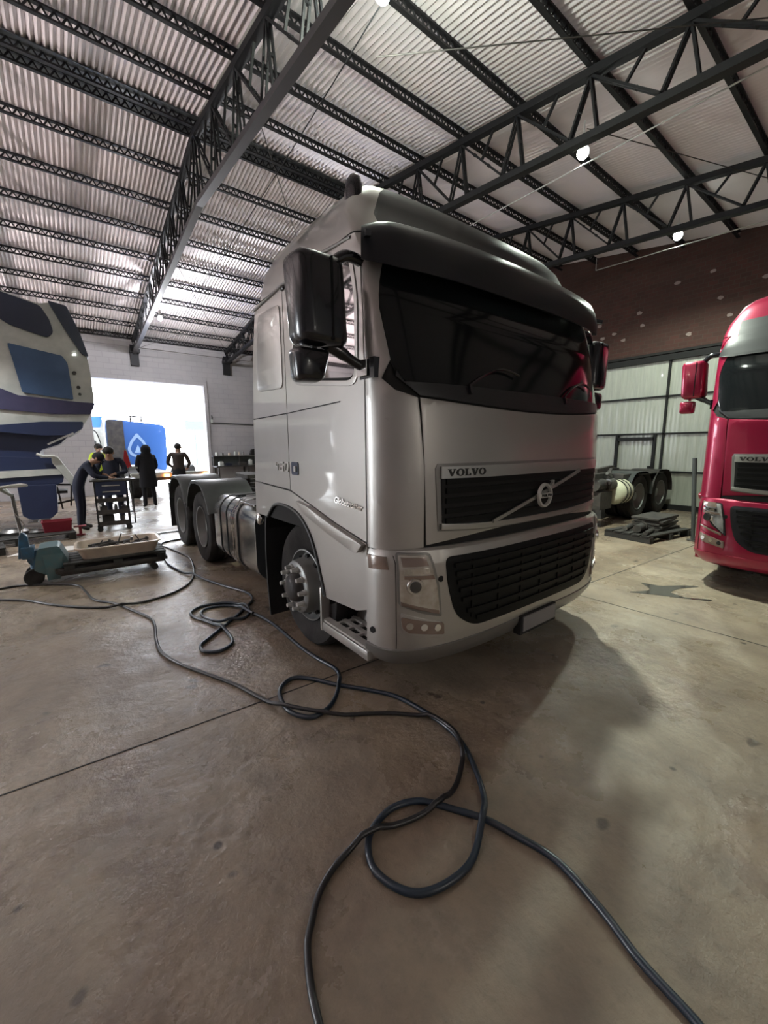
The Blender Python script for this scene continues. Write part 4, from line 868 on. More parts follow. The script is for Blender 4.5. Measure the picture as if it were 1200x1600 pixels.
mb = MB(); mb.box((1.02, .5, .72), (.5, .5, .06)); mb.bar((.95, .3, .45), (1.45, .3, .55), .04); mb.bar((1.15, .3, .35), (1.1, .3, .85), .03); mb.bar((1.3, .3, .4), (1.35, .3, .85), .03); mb.bar((.9, .3, .9), (1.5, .3, .86), .04); mb.build('linkage', CHASSIS, parent=t)
mb = MB(); mb.box((-.32, .05, .70), (.12, .5, .56)); mb.build('bright_bracket', WHITE, parent=t, bevel=.02)
for sx, yy in ((-.15, .9),):
    w = wheel(t, 'front_wheel', (-.62, .42, .515), 1, steer=False); w.rotation_euler = (0, 0, -PI/2)
w = wheel(t, 'rear_wheel', (-1.95, .42, .515), 1, steer=False); w.rotation_euler = (0, 0, -PI/2)

# floor clutter by the tilted truck
def slat_pallet(loc, rz, L, Wd, H, label, m=WOODD, group='dark pallets on the floor'):
    t = thing('pallet', label, 'pallet', loc, rz, group)
    mb = MB()
    for i in range(5): mb.box((0, -Wd/2+Wd*(i+.5)/5, H-.012), (L, Wd/5*.78, .024))
    mb.build('deck_boards', m, parent=t, bevel=.003); mb = MB()
    for x in (-L/2+.06, 0, L/2-.06): mb = MB(); mb.box((x, 0, H/2-.014), (.1, Wd, H-.03)); mb.build('bearer', m, parent=t)
    return t
slat_pallet((-3.5, 8.12, 0), .10, 1.6, .8, .13, 'low dark pallet of loose parts below the tilted white cab')
slat_pallet((-4.35, 7.25, 0), .14, 1.5, .6, .12, 'low black pallet at the left edge behind the pallet jack')
mb = MB(); P = rrect(-.22, -.15, .22, .15, .03); mb.loft([[(x*k, y*k, z) for x, y in P] for k, z in ((.9, 0), (1, .17), (1.04, .18), (1.04, .2), (.97, .2), (.88, .02))]); tag(mb.build('plastic_crate', REDB, smooth=40, loc=(-2.93, 8.18, .131)), 'dark red plastic crate on the low pallet beside the bending mechanic', 'crate')
mb = MB(); mb.box((0, 0, .17), (.20, .12, .02)); mb.box((0, 0, .09), (.05, .05, .15)); mb.box((0, 0, .01), (.14, .10, .02)); tag(mb.build('floor_stool', REDB, loc=(-2.60, 8.22, 0)), 'small red stand between the red crate and the bending mechanic', 'stand')
rnd = random.Random(11)
for i, (x, y, w_, d_, h_, q) in enumerate(((-3.9, 8.2, .35, .2, .07, 'flat grey metal part nearest the left edge on the low pallet'), (-3.55, 8.3, .4, .22, .1, 'dished grey metal part in the middle of the low pallet'), (-3.22, 8.2, .26, .12, .05, 'small bright metal part left of the red crate on the low pallet'))):
    mb = MB(); mb.lathe([(.0, .0), (w_*.5, .0), (w_*.52, h_*.5), (w_*.35, h_), (w_*.2, h_*.8), (0, h_*.7)], (0, 0, 0), 'z', 20); mb.bar((0, 0, h_), (w_*.8, .05, h_*.3), .03); tag(mb.build('metal_part', STEEL if i else CHASSIS, smooth=40, loc=(x, y, .131)), q, 'machine part', 'parts on the low pallet')
# grey cardboard sheet on floor
mb = MB(); mb.prism([(-.5, -.12), (.45, -.25), (.55, .1), (-.3, .2)], lambda u, v, d: (u, v, d), 0, .01); tag(mb.build('cardboard_sheet', OUTG, loc=(-3.05, 7.0, 0)), 'flat pale sheet lying on the floor behind the pallet jack', 'sheet')

# ------------------------------------------------------------------ pallet jack with tray
t = thing('pallet_jack', 'blue hand pallet jack with raised handle, forks under the cream tray', 'pallet jack', (-2.95, 5.0, 0), -.02)
mb = MB()
for y in (-.27, .27): mb.box((.66, y*.85, .155), (1.2, .16, .05)); mb.box((.66, y*.85, .12), (1.15, .10, .04))
mb.box((.15, 0, .16), (.22, .5, .06)); mb.build('fork', CHASSIS, parent=t, bevel=.008)
mb = MB(); mb.prism(roundpoly([(-.16, .20), (-.10, .46), (.10, .47), (.17, .30), (.20, .10), (.0, .10)], .03), lambda u, v, d: (u, -d, v), -.20, .20); mb.build('front_housing', TEAL, parent=t, bevel=.012)
mb = MB(); mb.loft([[(x+q[0], q[1], z) for x, z in ((-.06, .06), (.06, .06), (.12, .38), (-.08, .38))] for q in ((.02, -.215), (.02, -.205))]); mb.build('side_plate', TEAL, parent=t, bevel=.004)
mb = MB(); mb.cyl((-.13, 0, .10), (-.13, 0, .42), .075, n=20); mb.cyl((-.13, -.06, .31), (-.13, .06, .31), .09, n=20); mb.box((-.20, 0, .40), (.12, .2, .14)); mb.build('hydraulic_pump', BLUEJ, parent=t, smooth=40, bevel=.006)
for y in (-.09, .09):
    mb = MB(); mb.lathe([(.0, -.03), (.06, -.03), (.092, -.028), (.10, -.02), (.10, .02), (.092, .028), (.06, .03), (0, .03)], (0, 0, 0), 'y', 30); mb.build('steer_wheel', TYRE, parent=t, smooth=35, loc=(-.17, y*1.2, .1))
for y in (-.23, .23): mb = MB(); mb.cyl((1.1, y-.05, .042), (1.1, y+.05, .042), .041, n=20); mb.build('load_roller', TYRE, parent=t, smooth=40)
mb = MB(); mb.prism([(-.30, .33), (-.17, .33), (-.19, .60), (-.235, .66), (-.27, .60)], lambda u, v, d: (u, -d, v), -.05, .05); mb.build('handle_base', BLUEJ, parent=t, bevel=.012)
mb = MB(); mb.tube([(-.235, 0, .60), (-.26, 0, .85), (-.275, 0, 1.12)], .02, 10); mb.build('handle_shaft', STEEL, parent=t, smooth=50)
mb = MB(); mb.tube(smooth_path([(-.27, 0, 1.10), (-.31, -.05, 1.14), (-.36, -.09, 1.20), (-.27, -.10, 1.215), (-.12, -.09, 1.22)], 4), .018, 10); mb.tube(smooth_path([(-.27, 0, 1.10), (-.31, .05, 1.14), (-.33, .10, 1.20), (-.2, .10, 1.22), (-.12, -.09, 1.22)], 4), .014, 8); mb.build('handle_loop', WHITE, parent=t, smooth=50)
mb = MB(); mb.tube([(-.245, -.03, .62), (-.20, -.03, .75), (-.27, -.03, .90)], .006, 6); mb.build('release_rod', CHROME, parent=t, smooth=50)
slat_pallet((-2.27, 5.0, .181), 0, 1.12, .72, .08, 'oily black wooden pallet on the blue pallet jack, under the cream tray')
# tray
t = thing('parts_tray', 'cream plastic tray full of dark metal parts on the pallet jack', 'tray', (-2.22, 4.98, .262), -.03)
def rr3(w, d, r, z): return [(x, y, z) for x, y in rrect(-w/2, -d/2, w/2, d/2, r, 6)]
mb = MB(); mb.loft([rr3(.82, .50, .10, 0), rr3(.92, .58, .12, .13), rr3(.97, .63, .13, .135), rr3(.97, .63, .13, .15), rr3(.91, .57, .12, .15), rr3(.80, .48, .10, .02)]); mb.build('tray_shell', CREAM, parent=t, smooth=40)
rnd = random.Random(5)
for i in range(26):
    x, y = rnd.uniform(-.33, .33), rnd.uniform(-.17, .17); a = rnd.uniform(-.5, .5); l = rnd.uniform(.12, .3); z = .262+.04+.016*(i % 5)
    l = min(l, 2*(.40-abs(x))); mb = MB(); dx, dy = math.cos(a)*l/2, math.sin(a)*l/4
    if i % 3: mb.cyl((-dx, -dy, 0), (dx, dy, .01), .011+.006*(i % 2), n=10); mb.cyl((dx*.9, dy*.9, 0), (dx, dy, .0), .022, n=10)
    else: mb.bar((-dx, -dy, 0), (dx, dy, .02), .035, .018); mb.box((dx*.7, dy*.7, .02), (.03, .03, .05))
    spot = 'near the left end' if x < -.18 else 'near the right end' if x > .18 else 'in the middle'
    tag(mb.build('metal_rod' if i % 3 else 'metal_bracket', CHASSIS if i % 4 else STEEL, loc=(-2.22+x, 4.98+y, z), smooth=35), 'one of the oily dark metal parts heaped in the cream tray', 'machine part', 'parts heaped in the cream tray')
for i, (x, a, h) in enumerate(((-.02, .35, .17), (.26, -.5, .14), (-.24, .6, .11))):
    mb = MB(); mb.cyl((0, 0, 0), (math.sin(a)*h, 0, math.cos(a)*h), .008, n=8); mb.cyl((0, 0, 0), (.0, 0, .02), .02, n=8)
    tag(mb.build('upright_bolt', CHASSIS, loc=(-2.22+x, 4.98, .35), smooth=40), ('long thin rod sticking up from the middle of the cream tray', 'short rod sticking up near the right end of the cream tray', 'stubby rod sticking up near the left end of the cream tray')[i], 'rod')

# ------------------------------------------------------------------ tool trolley
t = thing('tool_trolley', 'dark wheeled tool trolley with open shelves in front of two mechanics', 'trolley', (-2.02, 8.45, 0), -.05)
for x in (-.27, .27):
    for y in (-.2, .2): mb = MB(); mb.box((x, y, .55), (.025, .025, .92)); mb.build('post', GAP, parent=t)
for z, h, nm in ((.13, .03, 'bottom_shelf'), (.36, .03, 'middle_shelf'), (.60, .03, 'upper_shelf')): mb = MB(); mb.box((0, 0, z), (.56, .42, h)); mb.box((0, -.2, z+.04), (.56, .012, .06)); mb.build(nm, CHASSIS, parent=t)
mb = MB(); mb.box((0, 0, .86), (.56, .42, .28)); d = mb.build('drawer_chest', BLUED, parent=t, bevel=.006)
for z in (.80, .92): mb = MB(); mb.box((0, -.216, z), (.3, .012, .02)); mb.build('drawer_pull', CHROME, parent=d)
mb = MB(); mb.box((.05, 0, 1.02), (.78, .46, .035)); mb.build('worktop', CHASSIS, parent=t, bevel=.004)
for x in (-.25, .25):
    for y in (-.17, .17): mb = MB(); mb.cyl((x, y-.015, .05), (x, y+.015, .05), .05, n=18); mb.box((x, y, .09), (.03, .05, .06)); mb.build('castor', TYRE, parent=t, smooth=40)
mb = MB(); mb.tube([(.27, -.2, .12), (.36, -.2, .12), (.36, -.2, 1.0), (.27, -.2, 1.0)], .013, 8); mb.build('side_handle', GAP, parent=t, smooth=40)
trolley = [('toolbox', (-.10, 0, .145), (.20, .2, .16), 'dark tool box on the bottom shelf of the tool trolley'), ('oil_can', (.15, -.02, .145), (.08, .08, .15), 'small oil can on the bottom shelf of the tool trolley'), ('parts_box', (-.16, .0, .375), (.12, .2, .12), 'dark parts box at the left of the middle trolley shelf'), ('spray_can', (.05, -.05, .375), (.06, .06, .16), 'spray can on the middle trolley shelf'), ('parts_box', (.19, .0, .375), (.10, .2, .10), 'dark parts box at the right of the middle trolley shelf')]
for nm, (x, y, z), (a, b, c), lb in trolley:
    mb = MB()
    if 'can' in nm: mb.cyl((0, 0, 0), (0, 0, c*.8), a/2, n=16); mb.cyl((0, 0, c*.8), (0, 0, c), a/2, a/6, n=16)
    else: mb.box((0, 0, c/2), (a, b, c)); mb.box((0, 0, c+.012), (a*.5, .02, .024))
    tag(mb.build(nm, [CHASSIS, STEEL][('can' in nm)], bevel=.004, loc=(-2.02+x+y*.05, 8.45+y-x*.05, z)), lb, nm.split('_')[-1] if 'can' not in nm else 'can')
for i, (x, y, a, lb) in enumerate(((-.10, -.10, .3, 'bright spanner at the left on the tool trolley top'), (.10, -.14, -.1, 'bright spanner in the middle of the tool trolley top'), (.24, -.16, -.3, 'short bright spanner at the right of the tool trolley top'))):
    mb = MB(); mb.bar((-.08, 0, .006), (.08, 0, .006), .018, .012); mb.cyl((.08, 0, 0), (.08, 0, .014), .02, n=12); mb.cyl((-.08, 0, 0), (-.08, 0, .014), .02, n=6); tag(mb.build('spanner', CHROME, loc=(-2.02+x, 8.45+y, 1.0385)), lb, 'spanner'); bpy.context.scene.collection.objects[-1].rotation_euler = (0, 0, a)

# ------------------------------------------------------------------ people (skinned bodies)
def person(name, label, loc, rz, J, top, legs, hood=False, hair=HAIR, head_tilt=0., cap=None, scale=1.):
    """J: joint dict overriding a relaxed standing pose (front = -y)"""
    D = dict(pelvis=(0, 0, .95), waist=(0, .01, 1.08), chest=(0, .0, 1.30), neck=(0, 0, 1.47), head=(0, -.01, 1.56), crown=(0, -.01, 1.68),
             hipL=(.10, 0, .90), kneeL=(.11, -.02, .50), ankleL=(.11, .02, .09), toeL=(.13, -.15, .04), shL=(.19, 0, 1.42), elL=(.25, .03, 1.14), wrL=(.25, -.06, .90),
             hipR=(-.10, 0, .90), kneeR=(-.11, -.02, .50), ankleR=(-.11, .02, .09), toeR=(-.13, -.15, .04), shR=(-.19, 0, 1.42), elR=(-.25, .03, 1.14), wrR=(-.25, -.06, .90))
    D.update(J); V = []; E_ = []; Rr = []; idx = {}; grp = []
    def v(n, p, r, g): idx[n] = len(V); V.append(p); Rr.append(r); grp.append(g); return idx[n]
    def e(a, b): E_.append((idx[a], idx[b]))
    v('pelvis', D['pelvis'], (.155, .115), 1); v('waist', D['waist'], (.15, .11), 0); v('chest', D['chest'], (.175, .125), 0); v('neck', D['neck'], (.062, .062), 2); v('head', D['head'], (.078, .092), 2); v('crown', D['crown'], (.070, .082), 2)
    for a, b in (('pelvis', 'waist'), ('waist', 'chest'), ('chest', 'neck'), ('neck', 'head'), ('head', 'crown')): e(a, b)
    for s in 'LR':
        v('hip'+s, D['hip'+s], (.095, .10), 1); v('knee'+s, D['knee'+s], (.066, .068), 1); v('ankle'+s, D['ankle'+s], (.052, .055), 1); v('toe'+s, D['toe'+s], (.045, .034), 3)
        v('sh'+s, D['sh'+s], (.075, .075), 0); v('el'+s, D['el'+s], (.054, .054), 0); v('wr'+s, D['wr'+s], (.034, .034), 0)
        for a, b in (('pelvis', 'hip'+s), ('hip'+s, 'knee'+s), ('knee'+s, 'ankle'+s), ('ankle'+s, 'toe'+s), ('chest', 'sh'+s), ('sh'+s, 'el'+s), ('el'+s, 'wr'+s)): e(a, b)
        w = Vector(D['wr'+s]); f = (w-Vector(D['el'+s])).normalized(); lat = Vector((1, 0, 0)) if abs(f.x) < .8 else Vector((0, 1, 0)); lat = (lat-f*lat.dot(f)).normalized(); dn = f.cross(lat)
        v('palm'+s, tuple(w+f*.07), (.034, .020), 2); e('wr'+s, 'palm'+s)
        for k in range(4):
            b = w+f*.10+lat*(-.03+.02*k); l = (.062, .072, .068, .052)[k]
            v('f%d'%k+s, tuple(b), (.0095, .0095), 2); v('g%d'%k+s, tuple(b+f*l*.55-dn*.01), (.0085, .0085), 2); v('h%d'%k+s, tuple(b+f*l*.9-dn*.035), (.0075, .0075), 2)
            e('palm'+s, 'f%d'%k+s); e('f%d'%k+s, 'g%d'%k+s); e('g%d'%k+s, 'h%d'%k+s)
        b = w+f*.045-lat*.03; v('t0'+s, tuple(b), (.012, .011), 2); v('t1'+s, tuple(b+f*.035-lat*.025-dn*.01), (.010, .010), 2); e('palm'+s, 't0'+s); e('t0'+s, 't1'+s)
    me = bpy.data.meshes.new('body'); me.from_pydata(V, E_, []); o = bpy.data.objects.new('body', me); COL.objects.link(o)
    sk = o.modifiers.new('s', 'SKIN'); sk.use_smooth_shade = True
    for i, r in enumerate(Rr): me.skin_vertices[0].data[i].radius = r
    me.skin_vertices[0].data[0].use_root = True
    ss = o.modifiers.new('b', 'SUBSURF'); ss.levels = 1; ss.render_levels = 1
    bpy.context.view_layer.update(); dg = bpy.context.evaluated_depsgraph_get(); m2 = bpy.data.meshes.new_from_object(o.evaluated_get(dg)); m2.name = 'body'
    o.modifiers.clear(); o.data = m2
    for m in (top, legs, SKIN if not hood else top, TYRE): m2.materials.append(m)
    for p in m2.polygons:
        c = p.center; best = None
        for (a, b) in E_:
            A, B = Vector(V[a]), Vector(V[b]); d = B-A; tt = max(0, min(1, (c-A).dot(d)/max(1e-9, d.length_squared))); q = (A+d*tt-c).length-.5*(Rr[a][0]+Rr[b][0])
            if best is None or q < best[0]: best = (q, grp[b] if tt > .35 or grp[b] == grp[a] else grp[a])
        p.material_index = best[1]; p.use_smooth = True
    t = thing(name, label, 'person', loc, rz); t.scale = (scale,)*3; o.parent = t
    h = Vector(D['head']); cr = Vector(D['crown']); ax_ = (cr-h).normalized(); front = Vector((0, -1, 0)); front = (front-ax_*front.dot(ax_)).normalized(); sd = ax_.cross(front)
    def hp(a, b, c): return h+sd*a+front*b+ax_*c
    if not hood:
        mb = MB(); mb.loft([[hp(q*.5*math.cos(k*PI/3), .082+.01*math.sin(k*PI/3)*0+z*.0+dd, z+.012*math.sin(k*PI/3)) for k in range(6)] for q, dd, z in ((.03, .0, .03), (.026, .018, .02))]); mb.build('nose', SKIN, parent=o, smooth=60)
        for s in (-1, 1): mb = MB(); mb.sphere(hp(s*.085, -.005, .03), (.015, .02, .032), 8, 6); mb.build('ear', SKIN, parent=o, smooth=60)
        for s in (-1, 1): mb = MB(); mb.sphere(hp(s*.032, .078, .055), (.011, .011, .007), 8, 6); mb.build('eye', INK, parent=o, smooth=60)
        mb = MB(); mb.sphere(hp(0, .080, -.015), (.024, .010, .006), 8, 6); mb.build('mouth', REDB, parent=o, smooth=60)
        mb = MB(); c0 = hp(0, -.018, .075); mb.sphere(c0, (.098, .108, .095), 16, 10); hh = mb.build('cap' if cap else 'hair', cap or hair, parent=o, smooth=60)
        if cap: mb = MB(); mb.prism([(-.07, 0), (.07, 0), (.05, .09), (-.05, .09)], lambda u, v, d: tuple(hp(u, .06+v, .075+d)), 0, .012); mb.build('cap_peak', cap, parent=hh)
    else:
        mb = MB(); mb.sphere(hp(0, -.03, .04), (.125, .13, .155), 16, 12); mb.sphere(hp(0, -.03, -.10), (.15, .12, .10), 16, 10); mb.build('hood', top, parent=o, smooth=60)
        mb = MB(); mb.loft([[(w*math.cos(a), q*math.sin(a), z) for a in [2*PI*k/20 for k in range(20)]] for w, q, z in ((.23, .17, .58), (.215, .165, .80), (.19, .14, 1.05), (.20, .145, 1.25), (.17, .12, 1.42))]); mb.build('coat_skirt', top, parent=o, smooth=60)
    return t
person('person', 'person in navy workwear and cap bending over the tool trolley at left', (-2.55, 8.74, 0), 1.35,
       dict(waist=(0, -.04, 1.08), chest=(0, -.14, 1.26), neck=(0, -.27, 1.38), head=(0, -.36, 1.42), crown=(0, -.44, 1.50), shL=(.19, -.22, 1.33), elL=(.24, -.34, 1.10), wrL=(.16, -.52, 1.07), shR=(-.19, -.22, 1.33), elR=(-.24, -.34, 1.10), wrR=(-.14, -.52, 1.07)), CLOTHN, CLOTHN, cap=CLOTHD)
person('person', 'person in dark navy overall standing behind the trolley, looking down', (-1.93, 9.12, 0), -.2,
       dict(chest=(0, -.04, 1.30), neck=(0, -.08, 1.45), head=(0, -.13, 1.53), crown=(0, -.17, 1.64), elL=(.28, -.08, 1.14), wrL=(.12, -.30, 1.12), elR=(-.28, -.08, 1.14), wrR=(-.12, -.30, 1.12)), CLOTHN, CLOTHN)
person('person', 'person in bright yellow hi-vis jacket standing far back by the doorway', (-1.92, 12.9, 0), .5,
       dict(elL=(.27, -.05, 1.16), wrL=(.15, -.28, 1.20), elR=(-.30, -.03, 1.16), wrR=(-.16, -.28, 1.20)), YELL, CLOTHN, scale=1.04)
person('person', 'person in long dark hooded coat seen from behind, near the blue truck', (-.93, 11.55, 0), PI+.15,
       dict(ankleL=(.12, .0, .09), kneeL=(.12, -.03, .5), ankleR=(-.14, -.05, .09), kneeR=(-.13, -.06, .5), toeR=(-.2, -.2, .04), elL=(.25, -.02, 1.14), wrL=(.16, -.16, 1.0), elR=(-.25, -.02, 1.14), wrR=(-.16, -.16, 1.0)), CLOTHD, CLOTHD, hood=True)
person('person', 'person in brown jacket seen from behind at the doorway, behind the mudguards', (-.02, 12.1, 0), PI-.35,
       dict(chest=(0, -.05, 1.30), neck=(.0, -.09, 1.46), head=(0, -.12, 1.55), crown=(0, -.13, 1.66), elL=(.29, -.06, 1.14), wrL=(.20, -.24, 1.02), elR=(-.29, -.06, 1.14), wrR=(-.20, -.24, 1.02)), CLOTHB, CLOTHD, scale=1.05)

# ------------------------------------------------------------------ blue truck in the doorway, white truck beside it
t = thing('tractor_truck', 'blue tractor truck seen from behind in the bright doorway, with pale emblem', 'truck', (-.35, 14.2, 0))
mb = MB(); mb.prism(roundpoly([(-1.0, .62), (.93, .62), (1.05, .9), (1.10, 2.45), (.98, 2.62), (-.75, 2.80), (-.98, 2.78), (-1.0, 2.6)], .08), lambda u, v, d: (u, 3.8-d, v), -2.0, 0); cb = mb.build('cab_back', BLUETR, parent=t, bevel=.05, smooth=40)
mb = MB(); mb.prism(roundpoly([(-1.0, .62), (-.45, .62), (-.42, 1.1), (-.42, 2.75), (-.98, 2.78)], .05), lambda u, v, d: (u, 3.79-d, v), -.2, .012); mb.build('dark_side_panel', CHASSIS, parent=t, bevel=.01)
def drop(w, h): return [(0, h)]+[(w*math.sin(PI*k/10)*1.0, h*.38-h*.62*math.cos(PI*k/10)*1.0-h*.0) for k in range(9, 3, -1)]+[]
sh = lambda P: [(x*1.25+.02, z*1.25+1.6) for x, z in P]
R1 = [(0, .55), (.20, .28), (.30, .02), (.24, -.16), (.10, -.24), (-.10, -.24), (-.24, -.16), (-.30, .02), (-.20, .28)]; R2 = [(x*.72, z*.72+.01) for x, z in R1]
mb = MB(); mb.prism(sh(roundpoly(R1, .06)), lambda u, v, d: (u, 3.79-d, v), 0, .012, [sh(roundpoly(R2, .05))]); mb.prism(sh([(-.11, -.10), (.11, -.10), (0, .16)]), lambda u, v, d: (u, 3.79-d, v), 0, .012); mb.build('drop_emblem', LOGO, parent=t)
mb = MB()
mb.bar((-.25, 3.6, 2.93), (.25, 3.6, 2.91), .05); mb.bar((-.17, 3.6, 2.7), (-.17, 3.6, 2.92), .05); mb.bar((.2, 3.6, 2.7), (.2, 3.6, 2.92), .05); mb.build('roof_bracket', CHASSIS, parent=t)
mb = MB(); mb.box((.1, 1.8, .72), (.9, 5.0, .22)); mb.build('chassis_frame', CHASSIS, parent=t)
mb = MB(); mb.box((.35, -.72, .84), (2.3, .10, .07)); mb.box((.35, -.70, .76), (2.25, .06, .1)); mb.build('rear_crossbar', WHITE, parent=t, bevel=.01)
for x in (.22, 1.42): mb = MB(); mb.box((x, -.79, .77), (.16, .05, .09)); mb.build('orange_lamp', ORANGE, parent=t, bevel=.01)
for x in (-.62, 1.0):
    sx = -1 if x < 0 else 1; wheel(t, 'rear_wheel', (x+sx*.15, 0, .5), sx, dual=True, R=.5)
    mb = MB(); mb.loft([[(x+q, .62*math.cos(a), .5+.62*math.sin(a)) for a in [math.radians(k) for k in range(20, 170, 15)]] for q in (-.32, .18)], cap=False, closed=False); mb.build('mudguard', FENDER, parent=t, smooth=50)
for x in (-.75, .75): wheel(t, 'front_wheel', (x, 4.9, .5), -1 if x < 0 else 1, R=.5)

t = thing('box_truck', 'white truck with bright blue roof seen outside beyond the doorway', 'truck', (-2.35, 17.6, 0))
mb = MB(); mb.prism(roundpoly([(-1.1, .7), (.86, .7), (.90, 2.75), (-1.1, 2.75)], .06), lambda u, v, d: (u, -d, v), -2.2, 0); mb.build('cab', WHITE, parent=t, bevel=.04, smooth=40)
mb = MB(); mb.prism([(-1.1, 2.45), (.80, 2.45), (.90, 2.86), (-1.1, 2.90)], lambda u, v, d: (u, -d, v), -1.6, .02); mb.build('blue_roof', BLUESK, parent=t, bevel=.02)
mb = MB(); mb.prism(rrect(.48, 1.55, .62, 1.95, .03), lambda u, v, d: (u, -d, v), -.0, .02); mb.build('side_window', FENDER, parent=t)
mb = MB(); mb.tube(smooth_path([(.3, -.04, 2.35), (.6, -.04, 2.32), (.72, -.04, 2.0), (.82, -.04, 1.3)], 5), .018, 8); mb.build('door_seal', GAP, parent=t, smooth=50)
for x in (-.8, .7):
    for y in (.6, 1.8): wheel(t, 'wheel', (x, y, .5), -1 if x < 0 else 1, R=.5)
mb = MB(); mb.box((0, 1.2, .6), (1.5, 2.2, .25)); mb.build('chassis_frame', CHASSIS, parent=t)

# red triangle
t = thing('warning_triangle', 'red reflective warning triangle standing between the trolley and the blue truck', 'warning triangle', (-1.42, 11.0, 0))
mb = MB(); mb.prism([(-.13, 1.13), (.06, 1.17), (-.02, 1.60), (-.06, 1.60)], lambda u, v, d: (u, -d, v), 0, .02); mb.build('flag', REDF, parent=t)
mb = MB(); mb.bar((.06, 0, 1.15), (-.02, 0, 1.62), .03); mb.bar((.0, 0, 1.16), (.20, 0, 1.15), .04); mb.build('pale_frame', WHITE, parent=t)
mb = MB(); mb.cyl((0, .03, 0), (0, .03, 1.2), .012, n=8); mb.box((0, .03, .01), (.3, .3, .02)); mb.build('stand', CHASSIS, parent=t, smooth=40)

# ------------------------------------------------------------------ workbench by the doorway
t = thing('workbench', 'long cluttered workbench with a raised shelf against the wall right of the doorway', 'workbench', (3.3, 15.75, 0))
mb = MB(); mb.box((0, 0, .90), (2.6, .65, .05)); mb.build('worktop', CHASSIS, parent=t, bevel=.004)
for x in (-1.2, 0, 1.2):
    for y in (-.27, .27): mb = MB(); mb.box((x, y, .44), (.06, .06, .88)); mb.build('leg', CHASSIS, parent=t)
mb = MB(); mb.box((0, .2, 1.32), (2.6, .22, .03)); mb.build('shelf', STEEL, parent=t)
for x in (-1.25, -.2, 1.25): mb = MB(); mb.box((x, .22, 1.12), (.04, .12, .40)); mb.build('shelf_upright', CHASSIS, parent=t)
mb = MB(); mb.box((0, .3, 1.12), (2.6, .02, .36)); mb.build('back_board', FENDER, parent=t)
rnd = random.Random(2)
items = [('can', -1.12, .055, .14, WHITE, 'white can at the doorway end of the bench shelf'), ('jar', -.90, .05, .10, STEEL, 'low steel jar, second along the bench shelf from the doorway'), ('can', -.62, .05, .11, CREAM, 'cream can, third along the bench shelf from the doorway'), ('bottle', -.38, .045, .17, WHITE, 'white bottle in the middle of the bench shelf'), ('bottle', -.22, .04, .15, CREAM, 'cream bottle right of the white one on the bench shelf'), ('spray_can', -.05, .032, .18, STEEL, 'slim steel spray can on the bench shelf'), ('tin', .88, .07, .18, CREAM, 'large cream tin at the far end of the bench shelf')]
for nm, x, r, h, m, lb in items:
    mb = MB(); mb.lathe([(0, 0), (r, 0), (r, h*.75), (r*.45, h*.88), (r*.42, h), (0, h)] if nm in ('bottle', 'spray_can') else [(0, 0), (r, 0), (r, h), (r*.9, h), (r*.9, h*.95), (0, h*.95)], (0, 0, 0), 'z', 18)
    tag(mb.build(nm, m, smooth=40, loc=(3.3+x, 15.93, 1.336)), lb, nm.replace('_', ' '), 'cans and bottles on the bench shelf')
mb = MB(); mb.prism(roundpoly([(-.17, 0), (.17, 0), (.15, .18), (.02, .27), (-.12, .22)], .04), lambda u, v, d: (u, -d, v), -.08, .08); tag(mb.build('machine_cover', GAP, bevel=.01, loc=(3.3+.42, 15.93, 1.336)), 'dark hump shaped cover on the bench shelf behind the truck cab', 'cover')
for i, (x, w_, d_, h_, m, lb) in enumerate(((-1.05, .16, .2, .16, WHITE, 'white box at the doorway end of the bench top'), (-.75, .22, .2, .10, CLOTHN, 'navy case on the bench top beside the white box'), (-.2, .3, .22, .12, CHASSIS, 'dark machine part on the middle of the bench top'), (.15, .12, .2, .22, WHITE, 'pale square tin on the middle of the bench top'), (.65, .4, .3, .16, CHASSIS, 'dark gearbox part on the bench top near the truck cab'))):
    mb = MB(); mb.box((0, 0, h_/2), (w_, d_, h_)); mb.box((0, -.02, h_+.01), (w_*.6, d_*.5, .02)); tag(mb.build('bench_box', m, bevel=.012, loc=(3.3+x, 15.68, .926)), lb, 'box')

# ------------------------------------------------------------------ cab-less chassis by the white gate
t = thing('truck_chassis', 'dark truck chassis with yellow tank and rear wheels by the white gate', 'truck chassis', (8.0, 2.35, 0))
mb = MB(); mb.box((-.9, .35, .90), (4.6, .10, .26)); mb.box((-.9, 1.15, .90), (4.6, .10, .26))
for x in (-2.9, -1.7, -.6, .5, 1.2): mb.box((x, .75, .90), (.08, .8, .2))
mb.build('chassis_frame', CHASSIS, parent=t, bevel=.008)
for x in (-.55, .72):
    w = wheel(t, 'rear_wheel', (x, -.17, .5), 1, dual=True, R=.5); w.rotation_euler = (0, 0, -PI/2)
    w = wheel(t, 'rear_wheel', (x, 1.67, .5), 1, dual=True, R=.5); w.rotation_euler = (0, 0, PI/2)
for x in (-.62, .66):
    mb = MB(); P = [(x+.64*math.cos(a), .52+.60*math.sin(a)) for a in [math.radians(k) for k in range(0, 181, 15)]]
    mb.loft([[(a, y, min(b, 1.06)) for a, b in P] for y in (-.22, .42)], cap=False, closed=False); mb.build('mudguard', FENDER if x < 0 else CHASSIS, parent=t, smooth=50)
mb = MB(); mb.box((-.02, .0, 1.0), (1.5, .4, .03)); mb.box((-1.15, .05, .85), (.4, .35, .35)); mb.build('guard_top', CHASSIS, parent=t, bevel=.01)
mb = MB(); mb.lathe([(.0, -.26), (.16, -.25), (.24, -.20), (.26, -.1), (.26, .22), (.24, .30), (.15, .35), (0, .36)], (-1.62, -.12, .68), 'x', 32); tk = mb.build('air_tank', YTANK, parent=t, smooth=50)
